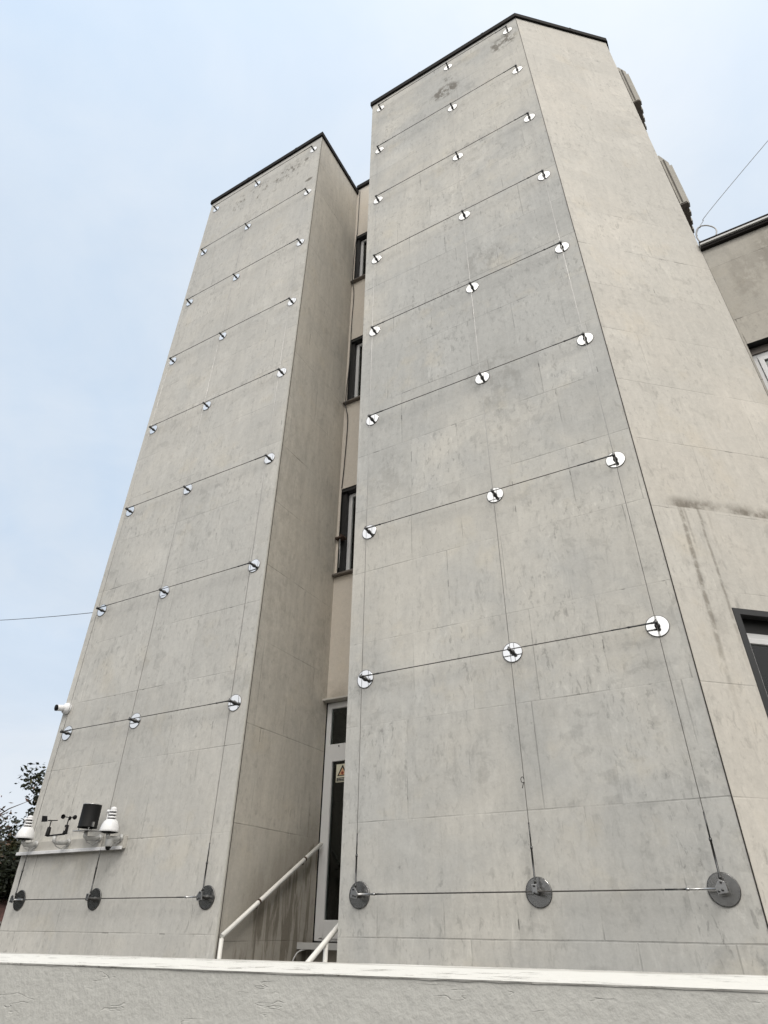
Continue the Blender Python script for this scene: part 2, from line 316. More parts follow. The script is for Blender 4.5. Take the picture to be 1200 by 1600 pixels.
M['leaf_far'] = simple('far_hedge_leaves', (.062, .066, .058), 1.0, 0, .2, 1, spec=0)
m, t, b = mat('brown_roof_tiles'); tc = t.n('ShaderNodeTexCoord').outputs['UV']
sx_, sy_, _ = t.sep(tc)
ty = t.m('FRACT', t.m('DIVIDE', sy_, .33)); tx = t.m('FRACT', t.m('DIVIDE', t.m('ADD', sx_, t.m('MULTIPLY', t.m('FLOOR', t.m('DIVIDE', sy_, .33)), .12)), .24))
rn = t.wn(t.vec(t.m('FLOOR', t.m('DIVIDE', sx_, .24)), t.m('FLOOR', t.m('DIVIDE', sy_, .33)), 0.0))
F = t.m('MULTIPLY', t.m('MULTIPLY_ADD', rn, .8, .6), t.ramp(ty, .0, .12, .35, 1.0)); F = t.m('MULTIPLY', F, t.ramp(tx, .0, .15, .5, 1.0))
t.put(b.inputs['Base Color'], t.mix(1.0, (.075, .034, .028), t.vec(F, F, F), 'MULTIPLY')); b.inputs['Roughness'].default_value = .85; M['tiles'] = m
M['housewall'] = simple('ochre_house_render', (.42, .34, .24), .85, 0, .15, 2)
# warning sign
M['sign_bg'] = simple('cream_sign_plastic', (.66, .63, .50), .5, 0, .05)
M['sign_black'] = simple('sign_black_ink', (.015, .014, .014), .5)
M['sign_yellow'] = simple('sign_ochre_field', (.60, .36, .20), .5, 0, .05)
M['sign_red'] = simple('sign_red_burst', (.22, .03, .02), .5)
M['sign_text'] = simple('sign_text_ink', (.45, .45, .38), .5)

# ------------------------------------------------------------------ mesh helpers
class MB:
    def __init__(s): s.v = []; s.f = []; s.uv = []; s.mi = []; s.sm = []
    def face(s, pts, uvs=None, mi=0, smooth=False):
        i = len(s.v); s.v += [Vector(p) for p in pts]; s.f.append(list(range(i, i + len(pts))))
        s.uv.append(uvs or [(0, 0)] * len(pts)); s.mi.append(mi); s.sm.append(smooth)
    def box(s, x0, x1, y0, y1, z0, z1, mi=0):
        p = [(x0, y0, z0), (x1, y0, z0), (x1, y1, z0), (x0, y1, z0), (x0, y0, z1), (x1, y0, z1), (x1, y1, z1), (x0, y1, z1)]
        for q in ((0, 3, 2, 1), (4, 5, 6, 7), (0, 1, 5, 4), (1, 2, 6, 5), (2, 3, 7, 6), (3, 0, 4, 7)):
            P = [p[k] for k in q]
            ax_ = (0, 1) if q in ((0, 3, 2, 1), (4, 5, 6, 7)) else None
            s.face(P, [((a[0] + a[1]), a[2]) if ax_ is None else (a[0], a[1]) for a in P], mi)
        return s
    def tube(s, pts, r, n=10, caps=True, mi=0):
        pts = [Vector(p) for p in pts]; rs = r if isinstance(r, (list, tuple)) else [r] * len(pts)
        rings = []; prev = None
        for i, p in enumerate(pts):
            d = (pts[min(i + 1, len(pts) - 1)] - pts[max(i - 1, 0)]).normalized()
            a = prev if prev is not None else (Vector((0, 0, 1)) if abs(d.z) < .9 else Vector((1, 0, 0)))
            a = (a - d * a.dot(d)).normalized(); prev = a; b_ = d.cross(a)
            rings.append([p + (a * math.cos(2 * math.pi * k / n) + b_ * math.sin(2 * math.pi * k / n)) * rs[i] for k in range(n)])
        base = len(s.v)
        for R in rings: s.v += R
        for i in range(len(rings) - 1):
            for k in range(n):
                k2 = (k + 1) % n
                s.f.append([base + i * n + k, base + i * n + k2, base + (i + 1) * n + k2, base + (i + 1) * n + k]); s.uv.append([(0, 0)] * 4); s.mi.append(mi); s.sm.append(True)
        if caps:
            s.f.append([base + k for k in range(n)][::-1]); s.uv.append([(0, 0)] * n); s.mi.append(mi); s.sm.append(False)
            e = base + (len(rings) - 1) * n
            s.f.append([e + k for k in range(n)]); s.uv.append([(0, 0)] * n); s.mi.append(mi); s.sm.append(False)
        return s
    def lathe(s, prof, c=(0, 0, 0), axis=(0, 0, 1), n=28, mi=0, smooth=True):
        ax_ = Vector(axis).normalized(); a = Vector((1, 0, 0)) if abs(ax_.x) < .8 else Vector((0, 1, 0)); a = (a - ax_ * a.dot(ax_)).normalized(); b_ = ax_.cross(a)
        base = len(s.v); c = Vector(c)
        for (r, h) in prof:
            for k in range(n):
                s.v.append(c + ax_ * h + (a * math.cos(2 * math.pi * k / n) + b_ * math.sin(2 * math.pi * k / n)) * max(r, 1e-4))
        for i in range(len(prof) - 1):
            for k in range(n):
                k2 = (k + 1) % n
                s.f.append([base + i * n + k, base + i * n + k2, base + (i + 1) * n + k2, base + (i + 1) * n + k]); s.uv.append([(0, 0)] * 4); s.mi.append(mi); s.sm.append(smooth)
        return s
    def prism(s, poly, z0, z1, mi=0, uo=0.0):
        a = 0
        k = len(poly)
        ar = sum(poly[i][0] * poly[(i + 1) % k][1] - poly[(i + 1) % k][0] * poly[i][1] for i in range(k))
        if ar < 0: poly = poly[::-1]
        s.face([(x, y, z1) for x, y in poly], [(x, y) for x, y in poly], mi); s.face([(x, y, z0) for x, y in poly[::-1]], [(x, y) for x, y in poly[::-1]], mi)
        for i in range(k):
            p, q = poly[i], poly[(i + 1) % k]; L = math.hypot(q[0] - p[0], q[1] - p[1])
            s.face([(*p, z0), (*q, z0), (*q, z1), (*p, z1)], [(uo + a, z0), (uo + a + L, z0), (uo + a + L, z1), (uo + a, z1)], mi); a += L
        return s
    def wall(s, p0, p1, z0, z1, holes=(), uo=0.0, mi=0, rmi=None):
        """vertical face p0->p1, outward normal to the right of travel... holes (s0,s1,z0,z1,depth) get inward reveals"""
        p0 = Vector((*p0, 0)); p1 = Vector((*p1, 0)); L = (p1 - p0).length; d = (p1 - p0) / L; inn = Vector((-d.y, d.x, 0))
        xs = sorted({0.0, L, *[h[0] for h in holes], *[h[1] for h in holes]}); zs = sorted({z0, z1, *[h[2] for h in holes], *[h[3] for h in holes]})
        Q = lambda a, z, dd=0.0: p0 + d * a + inn * dd + Vector((0, 0, z))
        for i in range(len(xs) - 1):
            for j in range(len(zs) - 1):
                cx, cz = (xs[i] + xs[i + 1]) / 2, (zs[j] + zs[j + 1]) / 2
                if any(h[0] < cx < h[1] and h[2] < cz < h[3] for h in holes): continue
                A = [(xs[i], zs[j]), (xs[i + 1], zs[j]), (xs[i + 1], zs[j + 1]), (xs[i], zs[j + 1])]
                s.face([Q(a, z) for a, z in A], [(uo + a, z) for a, z in A], mi)
        for h in holes:
            a0, a1, b0, b1, dp = h[:5]; r = mi if rmi is None else rmi
            for (A, B) in (((a0, b0), (a0, b1)), ((a0, b1), (a1, b1)), ((a1, b1), (a1, b0)), ((a1, b0), (a0, b0))):
                s.face([Q(*A), Q(*B), Q(*B, dp), Q(*A, dp)], [(uo + A[0], A[1]), (uo + B[0], B[1]), (uo + B[0] + dp, B[1]), (uo + A[0] + dp, A[1])], r)
        return s
    def build(s, name, mats, parent=None, label=None, bevel=0.0, xf=None, merge=False):
        me = bpy.data.meshes.new(name)
        me.from_pydata([tuple(v) for v in s.v], [], s.f)
        uvl = me.uv_layers.new(name='UVMap'); k = 0
        for fi, uvs in enumerate(s.uv):
            for q in uvs: uvl.data[k].uv = q; k += 1
        mats = mats if isinstance(mats, (list, tuple)) else [mats]
        for m_ in mats: me.materials.append(m_)
        for p, mi, sm in zip(me.polygons, s.mi, s.sm): p.material_index = mi; p.use_smooth = sm
        if xf is not None: me.transform(xf)
        o = bpy.data.objects.new(name, me); COL.objects.link(o)
        if parent: o.parent = parent
        if label: o['label'] = label
        if bevel or merge:
            bm = bmesh.new(); bm.from_mesh(me); bmesh.ops.remove_doubles(bm, verts=bm.verts, dist=1e-5); bmesh.ops.recalc_face_normals(bm, faces=bm.faces); bm.to_mesh(me); bm.free()
        if bevel:
            md = o.modifiers.new('bevel', 'BEVEL'); md.width = bevel; md.segments = 2; md.limit_method = 'ANGLE'
        return o
def tag(o, label=None, cat=None, group=None, kind=None):
    if label: o['label'] = label
    if cat: o['category'] = cat
    if group: o['group'] = group
    if kind: o['kind'] = kind
    return o
def empty(name, loc, rz=TH):
    o = bpy.data.objects.new(name, None); COL.objects.link(o); o.location = loc; o.rotation_euler = (0, 0, rz); o.empty_display_size = .1; return o
def WP(u, n, z):        # tower coordinates in row units -> world metres
    return U * (u * H) + N * (n * H) + Vector((0, 0, z * H + EYE))
NF = 2.9895             # plane of the tower fronts

# ------------------------------------------------------------------ ground
g = MB(); g.face([(-900, -900, 0), (900, -900, 0), (900, 900, 0), (-900, 900, 0)]); tag(g.build('ground', M['asphalt']), kind='structure')

# ------------------------------------------------------------------ garden wall in the foreground
wd = Vector((.924, -.381, 0)).normalized(); wn_ = Vector((-wd.y, wd.x, 0))
gw = empty('garden_wall', wn_ * .828 + Vector((0, 0, 0)), math.atan2(wd.y, wd.x))
tag(gw, 'low grey trowelled garden wall with chipped white painted top in the foreground', 'wall')
ZT = 1.6 - .0260 * 1.7
b_ = MB().box(-9, 9, 0, .29, 0, ZT - .0006); b_.build('wall_body', M['render'], gw)
# paint skin with a ragged brushed edge
pb = MB(); n_ = 900; rr = random.Random(3); fa = []; ba = []
def rag(i, a, b2, ph): return .28 * a * (math.sin(i * .037 + ph) + .6 * math.sin(i * .11 + 2 * ph) + .5 * math.sin(i * .31 + ph)) + rr.uniform(-b2, b2)
for i in range(n_ + 1):
    x = -9 + 18 * i / n_; ya = rag(i, .0012, .0005, 1.0); yb = .290 + rag(i, .0010, .0008, 2.0); fa.append((x, ya, ZT)); ba.append((x, yb, ZT))
for i in range(n_):
    dn0, dn1 = .006 + abs(rag(i, .0012, .001, .3)), .006 + abs(rag(i + 1, .0012, .001, .3))
    pb.face([fa[i], fa[i + 1], ba[i + 1], ba[i]])
drop = [.0012 + abs(rag(i, .0012, .0008, .3)) for i in range(n_ + 1)]
for i in range(n_):
    A, B = fa[i], fa[i + 1]
    pb.face([(A[0], -.0009, ZT - drop[i]), (B[0], -.0009, ZT - drop[i + 1]), (B[0], B[1] - .002, B[2]), (A[0], A[1] - .002, A[2])])
    pb.face([(A[0], A[1] - .002, A[2]), (B[0], B[1] - .002, B[2]), B, A])
pb.build('painted_top', M['paint'], gw)

# ------------------------------------------------------------------ yard behind the wall (raised)
yd = MB()
yo = empty('yard_anchor', (0, 0, 0)); bpy.data.objects.remove(yo)
c = [wd * -8.8 + wn_ * 1.122, wd * 8.8 + wn_ * 1.122, U * 9 + N * 5.09 + wd * 0, U * -11 + N * 5.09]
yd.prism([(p.x, p.y) for p in c], 0.0, .45); tag(yd.build('yard_paving', M['paving']), kind='structure')

# ================================================================== the building
B0 = U * 0 + N * (NF * H)
bld = empty('office_building', B0)
tag(bld, 'grey stone clad office building with two tall windowless towers and a narrow glazed entrance slot', 'building')
L = lambda u, n: (u * H, (n - NF) * H)     # building-local xy
Z = lambda z: z * H + EYE
NR = 3.855; UL0, UL1 = -4.512, -2.676; UR0, UR1 = -1.931, -.115; CU, CN = .695, 3.706
ZTL, ZTR, ZTM = Z(8.36), Z(8.335), Z(8.47)
def coping(poly, z, name, parent, over=.035, h=.125, mats=None):
    # polygon offset outward then a thin fascia
    k = len(poly); ar = sum(poly[i][0] * poly[(i + 1) % k][1] - poly[(i + 1) % k][0] * poly[i][1] for i in range(k))
    if ar < 0: poly = poly[::-1]
    out = []
    for i in range(k):
        p0, p, p1 = Vector(poly[i - 1]), Vector(poly[i]), Vector(poly[(i + 1) % k])
        d0 = (p - p0).normalized(); d1 = (p1 - p).normalized(); n0 = Vector((d0.y, -d0.x)); n1 = Vector((d1.y, -d1.x)); bb = (n0 + n1); bb /= max(.3, bb.dot(n0))
        out.append(tuple(p + bb * over))
    mb = MB().prism(out, z, z + h)
    for i in range(k):                       # lapped seams of the sheet metal
        p, q = Vector(out[i]), Vector(out[(i + 1) % k]); Ls = (q - p).length; d_ = (q - p) / Ls; nn = Vector((d_.y, -d_.x)); s_ = 1.1
        while s_ < Ls - .3:
            a_, b2_ = p + d_ * s_, p + d_ * (s_ + .05)
            mb.prism([tuple(a_ + nn * .004), tuple(b2_ + nn * .004), tuple(b2_ - nn * .05), tuple(a_ - nn * .05)], z - .003, z + h + .003); s_ += 1.35
    return mb.build(name, M['coping'], parent, bevel=.006)
# left tower
tl = MB()
pA, pB, pC, pD = L(UL0, NF), L(UL1, NF), L(UL1, NR), L(UL1, 5.4)
tl.wall(pA, pB, 0, ZTL, uo=pA[0], mi=0)
tl.wall(pB, pC, 0, ZTL, uo=GX, mi=1)
tl.wall(L(UL0, 5.4), pA, 0, ZTL, uo=80, mi=2)
tl.wall(L(UL1, 5.4), L(UL0, 5.4), 0, ZTL, uo=90, mi=2)
tl.face([(*L(UL0, NF), ZTL), (*L(UL1, NF), ZTL), (*L(UL1, 5.4), ZTL), (*L(UL0, 5.4), ZTL)], mi=2)
o = tl.build('tower', [M['front_l'], M['side_l'], M['plainstone']], bld, 'narrow stone tower left of the doorway')
coping([L(UL0, NF), L(UL1, NF), L(UL1, 5.4), L(UL0, 5.4)], ZTL + .001, 'coping', o, .035, .135)
e = MB().box(L(UL1, 0)[0] - .012, L(UL1, 0)[0] + .003, -.004, .012, .45, ZTL - .02); e.build('corner_joint', M['edgelight'], o)
e = MB().box(L(UL1, 0)[0] + .001, L(UL1, 0)[0] + .004, .0125, .024, .45, ZTL - .02); e.build('corner_joint', M['filler'], o)
# right tower
tr_ = MB(); qA, qB, qC, qD = L(UR0, NF), L(UR1, NF), L(CU, CN), L(CU, 6.2)
LS = math.hypot(qC[0] - qB[0], qC[1] - qB[1])
SW = (.2868 * H, LS - .06, Z(.25), Z(1.292), .16)      # window in the slanting face
tr_.wall(L(UR0, NR), qA, 0, ZTR, uo=60, mi=2)
tr_.wall(qA, qB, 0, ZTR, uo=qA[0], mi=0)
tr_.wall(qB, qC, 0, ZTR, holes=[SW], uo=SO, mi=1, rmi=3)
tr_.wall(qC, qD, 0, ZTR, uo=100, mi=2)
tr_.face([(*p, ZTR) for p in (qA, qB, qC, qD, L(UR0, 6.2))], mi=2)
o = tr_.build('tower', [M['front_r'], M['side_r'], M['plainstone'], M['black']], bld, 'wide faceted stone tower right of the doorway')
coping([qA, qB, qC, qD, L(UR0, 6.2)], ZTR + .001, 'coping', o, .035, .14)
e = MB().tube([(*L(UR1 + .0005, NF - .0012), .45), (*L(UR1 + .0005, NF - .0012), ZTR - .02)], .0045, 6); e.build('corner_joint', M['filler'], o)
# recessed strip between the towers
WT = [(2.479, 3.374), (4.452, 5.405), (6.424, 7.362)]; xl = L(UL1, NR); xr = L(UR0, NR); RW = xr[0] - xl[0]
holes = [(.04, RW - .04, Z(a), Z(b2), .30) for a, b2 in WT] + [(.003, RW - .003, Z(-.07), Z(1.41), .16)]
rw = MB().wall(xl, xr, .0, ZTM, holes=holes, uo=6.0, mi=0, rmi=1)
rw.face([(*L(UL1, NR), ZTM), (*L(UR0, NR), ZTM), (*L(UR0, 6.2), ZTM), (*L(UL1, 6.2), ZTM)], mi=0)
rw.wall(L(UR0, 6.2), L(UL1, 6.2), 0, ZTM, uo=0, mi=0); rw.wall(L(UL1, 6.2), L(UL1, 5.41), 0, ZTM, uo=0, mi=0)
rwo = rw.build('recess_wall', [M['beige'], M['black']], bld, 'narrow beige wall strip between the towers')
cz = MB().box(xl[0] + .002, xr[0] - .002, xl[1] - .05, xl[1] + .25, ZTM + .001, ZTM + .13); cz.build('coping', M['coping'], rwo, bevel=.005)
jt = None; _ = MB().box(xl[0] + .075, xl[0] + .085, xl[1] - .003, xl[1] + .01, Z(1.5), Z(2.40)); pass
# wing to the right
wx0, wy = L(CU, CN); wx0 += .004; wy += .006; wx1 = wx0 + 7.5; ZW = Z(4.395)
WW = (.02, 2.3, Z(2.42), Z(3.335), .24); WW2 = (3.4, 5.7, Z(2.42), Z(3.335), .24); WW3 = (.9, 2.9, Z(.25), Z(1.29), .24)
wg = MB().wall((wx0, wy), (wx1, wy), 0, ZW, holes=[WW, WW2, WW3], uo=wx0, mi=0, rmi=1)
wg.wall((wx1, wy), (wx1, wy + 5), 0, ZW, uo=10, mi=0); wg.wall((wx1, wy + 5), (wx0, wy + 5), 0, ZW, uo=20, mi=0)
wg.face([(wx0, wy, ZW), (wx1, wy, ZW), (wx1, wy + 5, ZW), (wx0, wy + 5, ZW)], mi=0)
wgo = wg.build('wing_wall', [M['wing'], M['black']], bld, 'lower brown stained wing right of the wide tower')
cz = MB().box(wx0, wx1 + .05, wy - .05, wy + 5, ZW + .001, ZW + .05, 0); cz.box(wx0, wx1 + .06, wy - .075, wy + 5, ZW + .053, ZW + .085, 1); cz.box(wx0, wx1 + .06, wy - .06, wy + 5, ZW + .088, ZW + .14, 0)
cz.build('coping', [M['coping'], M['whitem']], wgo, bevel=.004)

def window(x0, x1, z0, z1, y, inset, parent, label, split=True, blind=None, sill=None, back=.55, fr=.055, xf=None, reflection=None, transom=None):
    """frame in the plane y+inset of a wall facing -y, x0..x1 / z0..z1 opening"""
    yf = y + inset; d = .05
    f = MB()
    def ring(a0, a1, c0, c1, w_, ya, yb, mi=0):
        f.box(a0, a0 + w_, ya, yb, c0, c1, mi); f.box(a1 - w_, a1, ya, yb, c0, c1, mi); f.box(a0 + w_, a1 - w_, ya, yb, c0, c0 + w_, mi); f.box(a0 + w_, a1 - w_, ya, yb, c1 - w_, c1, mi)
    ring(x0, x1, z0, z1, fr, yf, yf + d)
    xm = (x0 + x1) / 2; segs = [(x0 + fr + .003, xm - .003), (xm + .003, x1 - fr - .003)] if split else [(x0 + fr + .003, x1 - fr - .003)]
    for a0, a1 in segs: ring(a0, a1, z0 + fr + .003, z1 - fr - .003, fr * .85, yf - .014, yf + .03)
    fo = f.build('window', M['pvc'], parent, label, bevel=.004, xf=xf)
    for a0, a1 in segs:
        p = MB().box(a0 + fr * .85 - .004, a1 - fr * .85 + .004, yf + .006, yf + .012, z0 + fr * 1.85 - .004, z1 - fr * 1.85 + .004); p.build('pane', M['glass'], fo, xf=xf)
    if blind:
        bl = MB(); zt = z1 - fr * 1.9; k = 0
        while zt - k * .05 > z1 - blind:
            zc = zt - k * .05; bl.face([(x0 + fr, yf + .05, zc - .02), (x1 - fr, yf + .05, zc - .02), (x1 - fr, yf + .075, zc + .012), (x0 + fr, yf + .075, zc + .012)]); k += 1
        bl.build('blind', M['blind'], fo, xf=xf)
    if reflection:
        sc = MB().box(x0 + fr, x1 - fr, yf + .06, yf + .065, z0 + fr, z1 - fr - reflection); sc.build('sky_reflection_panel', M['sky_reflect'], fo, xf=xf)  # panel behind the glass, coloured like the sky the pane reflects
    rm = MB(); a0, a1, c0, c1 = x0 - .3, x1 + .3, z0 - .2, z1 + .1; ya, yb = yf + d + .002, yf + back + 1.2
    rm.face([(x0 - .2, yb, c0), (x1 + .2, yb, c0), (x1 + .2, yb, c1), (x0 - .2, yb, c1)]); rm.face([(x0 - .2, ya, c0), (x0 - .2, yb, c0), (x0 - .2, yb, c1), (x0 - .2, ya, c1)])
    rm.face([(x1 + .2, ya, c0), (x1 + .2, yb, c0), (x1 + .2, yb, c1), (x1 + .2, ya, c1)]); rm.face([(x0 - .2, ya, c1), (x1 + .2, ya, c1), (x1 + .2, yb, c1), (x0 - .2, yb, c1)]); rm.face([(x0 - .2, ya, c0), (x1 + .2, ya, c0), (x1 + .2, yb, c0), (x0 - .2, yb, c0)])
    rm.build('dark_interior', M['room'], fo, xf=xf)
    if sill:
        s_ = MB().box(x0 - sill, x1 + sill * 0, y - .075, yf - .001, z0 - .03, z0 - .002); s_.build('sill', M['sillm'], fo, bevel=.003, xf=xf)
    return fo
names = ['lowest', 'middle', 'topmost']
ry = xl[1]
for k, (a, b2) in enumerate(WT):
    # black lining stands in the left of the opening
    x0, x1 = xl[0] + .04 + (.075 if k < 2 else .055), xr[0] - .05
    fo = window(x0, x1, Z(a), Z(b2) - .06, ry, .115, bld, names[k] + ' narrow window between the towers', blind=[None, .62, .85][k], sill=None, fr=.036)
    sb = MB().box(xl[0] + .003, xr[0] - .003, ry - .07, ry + .115, Z(a) - .034, Z(a) - .004); sb.build('sill', M['sillm'], fo, bevel=.003)
    hd = MB().box(xl[0] + .041, xr[0] - .041, ry - .0 + .012, ry + .112, Z(b2) - .058, Z(b2) - .002); hd.box(xl[0] + .042, x0 - .002, ry + .05, ry + .112, Z(a) + .002, Z(b2) - .06); hd.build('lining', M['black'], fo)
# door
x0, x1 = xl[0] + .012, xr[0] - .012; dz0, dz1 = Z(-.06), Z(1.40); tz = Z(1.015); yf = ry + .014
f = MB(); fw = .062
f.box(x0, x0 + fw, yf, yf + .06, dz0, dz1); f.box(x1 - fw, x1, yf, yf + .06, dz0, dz1); f.box(x0 + fw, x1 - fw, yf, yf + .06, dz1 - .07, dz1); f.box(x0 + fw, x1 - fw, yf, yf + .06, tz, tz + .15)
f.box(x0 + fw, x1 - fw, yf, yf + .06, dz0, dz0 + .02)
do = f.build('entrance_door', M['pvc'], bld, 'white framed glass entrance door between the towers', bevel=.004)
f = MB(); a0, a1, c0, c1 = x0 + fw + .004, x1 - fw - .004, dz0 + .024, tz - .004; lw = .05
f.box(a0, a0 + lw, yf - .012, yf + .045, c0, c1); f.box(a1 - lw, a1, yf - .012, yf + .045, c0, c1); f.box(a0 + lw, a1 - lw, yf - .012, yf + .045, c1 - lw, c1); f.box(a0 + lw, a1 - lw, yf - .012, yf + .045, c0, c0 + .16)
f.build('door_leaf', M['pvc'], do, bevel=.005)
MB().box(a0 + lw - .003, a1 - lw + .003, yf + .014, yf + .020, c0 + .157, c1 - lw + .003).build('pane', M['glass'], do)
MB().box(x0 + fw - .003, x1 - fw + .003, yf + .02, yf + .026, tz + .147, dz1 - .067).build('pane', M['glass'], do)
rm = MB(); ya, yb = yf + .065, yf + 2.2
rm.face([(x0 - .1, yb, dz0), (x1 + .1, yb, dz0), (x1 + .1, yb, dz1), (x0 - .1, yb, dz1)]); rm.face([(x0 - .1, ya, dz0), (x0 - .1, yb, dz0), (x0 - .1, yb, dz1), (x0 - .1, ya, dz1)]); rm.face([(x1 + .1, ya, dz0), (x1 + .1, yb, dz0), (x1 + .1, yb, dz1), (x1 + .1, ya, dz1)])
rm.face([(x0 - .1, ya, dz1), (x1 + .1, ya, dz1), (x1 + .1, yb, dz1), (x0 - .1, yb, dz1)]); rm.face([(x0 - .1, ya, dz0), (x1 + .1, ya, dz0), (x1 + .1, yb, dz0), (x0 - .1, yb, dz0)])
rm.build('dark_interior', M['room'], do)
MB().lathe([(0, 0), (.008, .001), (.008, .006), (0, .007)], (x0 + fw + .14, yf - .004, tz + .12), (0, -1, 0), 12).build('keyhole', M['blackp'], do)
MB().tube([(a1 - .045, yf - .015, Z(.55)), (a1 - .045, yf - .06, Z(.55)), (a1 - .045, yf - .06, Z(.75)), (a1 - .045, yf - .015, Z(.75))], .011, 8).build('door_handle', M['steel'], do)
sh = MB().box(xl[0] + .003, xr[0] - .003, ry - .10, ry + .10, Z(1.413) - .01, Z(1.413) + .012); sh.build('drip_shelf', M['sill_light'], do, bevel=.003)
lb = MB().box(xl[0] + .003, xr[0] - .003, ry - .27, ry - .002, Z(-.095), Z(-.068)); lb.build('threshold_shelf', M['sillm'], do, bevel=.004)
MB().box(xl[0] + .003, xr[0] - .003, ry - .272, ry - .262, Z(-.100), Z(-.066)).build('threshold_edge', M['whitem'], do, bevel=.002)
st_ = MB()
for k in range(5): st_.box(xl[0] + .004, xr[0] - .004, ry - 1.38 + k * .22, ry - .03, .45 + k * .13, .45 + (k + 1) * .13 - .001)
st_.build('entrance_steps', M['paving'], bld)
# window in the slanting face and in the wing
ang = math.atan2(qC[1] - qB[1], qC[0] - qB[0]); XS = Matrix.Translation((*qB, 0)) @ Matrix.Rotation(ang, 4, 'Z')
fo = window(SW[0] + .05, SW[1], SW[2], SW[3] - .16, 0, .10, bld, 'black bordered window in the slanting face of the wide tower', xf=XS, fr=.05)
ch = MB(); a0, a1, c0, c1 = SW[0] + .001, SW[1] - .001, SW[2] + .001, SW[3] - .001
ch.box(a0, a0 + .055, -.006, .07, c0, c1); ch.box(a0 + .055, a1, -.006, .07, c1 - .05, c1); ch.build('surround', M['charcoal'], fo, xf=XS)
ch = MB(); ch.box(a0 + .056, a1, .098, .15, c1 - .16, c1 - .002); ch.build('shutter_box', M['black'], fo, xf=XS)
def wingwin(h, lab, sc):
    fo = window(wx0 + h[0], wx0 + h[1], h[2], h[3] - .10, wy, .12, bld, lab, reflection=sc, fr=.06)
    MB().box(wx0 + h[0] + .001, wx0 + h[1] - .001, wy + .10, wy + .22, h[3] - .098, h[3] - .002).build('shutter_box', M['sillm'], fo)
    MB().box(wx0 + h[0] - .03, wx0 + h[1] + .03, wy - .06, wy + .119, h[2] - .035, h[2] - .003).build('sill', M['sillm'], fo)
wingwin(WW, 'upper wing window beside the wide tower with a painted pale blue sky screen', .12); wingwin(WW2, 'far upper wing window', .3); wingwin(WW3, 'lower wing window', .3)
# ribbed bays behind the wide tower
for (zt, zo, zb, lab) in ((8.12, 7.92, 7.255, 'upper ribbed bay projecting behind the wide tower'), (6.18, 5.975, 5.325, 'lower ribbed bay projecting behind the wide tower')):
    x0 = L(CU, 0)[0] + .003; x1 = L(.789, 0)[0]; y0 = L(0, 3.9)[1]; y1 = y0 + 3.6
    def prof(xo, yo): return [(x0, yo, Z(zt)), (x0 + (x1 - x0) * .5 + xo, yo, Z(zt) - .06), (x1 + xo, yo, Z(zo)), (x1 + xo, yo, Z(zb)), (x0, yo, Z(zb))]
    bay = MB(); P0, P1 = prof(0, y0), prof(0, y1)
    bay.face(P0[::-1]); bay.face(P1)
    for i in range(5): j = (i + 1) % 5; bay.face([P0[i], P0[j], P1[j], P1[i]])
    bo = bay.build('ribbed_bay', M['ribbed'], bld, lab, merge=True)
    gr = MB()
    for fx in (.33, .62): gr.box(x0 + (x1 - x0) * fx, x0 + (x1 - x0) * fx + .018, y0 - .006, y0 - .001, Z(zb) + .02, Z(zo) + .12)
    gr.build('groove', M['filler'], bo)
    rb = MB(); k = 0
    while y0 + .05 + k * .16 < y1: yy = y0 + .05 + k * .16; rb.box(x1 + .001, x1 + .038, yy, yy + .08, Z(zb) + .001, Z(zo) - .01); k += 1
    rb.build('rib', M['ribbed'], bo, bevel=.005)
    MB().box(x0 + .01, x1 + .015, y0 + .01, y1 - .01, Z(zb) - .02, Z(zb) - .002).build('soffit', M['sillm'], bo)

# ------------------------------------------------------------------ warning sign on the door
sx = xl[0] + .185; sg = empty('warning_sign', B0 + U * sx + N * (yf + .010) + Vector((0, 0, Z(.845))))
sg.scale = (.82, 1, .82)
tag(sg, 'small cream warning sticker with a black triangle on the door glass', 'sign')
MB().box(0, .215, -.003, 0, 0, .245).build('sign_panel', M['sign_bg'], sg, bevel=.001)
tri = lambda cx, cz, r, y: [(cx - r * .9, y, cz - r * .52), (cx + r * .9, y, cz - r * .52), (cx, y, cz + r)]
q = MB(); q.face(tri(.1075, .135, .100, -.0036)); q.build('triangle_border', M['sign_black'], sg)
q = MB(); q.face(tri(.1075, .130, .066, -.0042)); q.build('triangle_field', M['sign_yellow'], sg)
q = MB(); q.face([(.1075 + (.030 if k % 2 == 0 else .016) * math.cos(k * math.pi / 8), -.0048, .122 + (.030 if k % 2 == 0 else .016) * math.sin(k * math.pi / 8)) for k in range(16)]); q.build('burst_symbol', M['sign_red'], sg)
q = MB(); q.face([(.012, -.0036, .010), (.203, -.0036, .010), (.203, -.0036, .062), (.012, -.0036, .062)]); q.build('text_strip', M['sign_black'], sg)
q = MB(); rs = random.Random(5)
for zc in (.046, .024):
    x = .030
    while x < .185:
        wl = rs.uniform(.006, .011); q.face([(x, -.0042, zc - .005), (x + wl, -.0042, zc - .005), (x + wl, -.0042, zc + .006), (x, -.0042, zc + .006)]); x += wl + (.002 if rs.random() < .8 else .008)
q.build('lettering', M['sign_text'], sg)

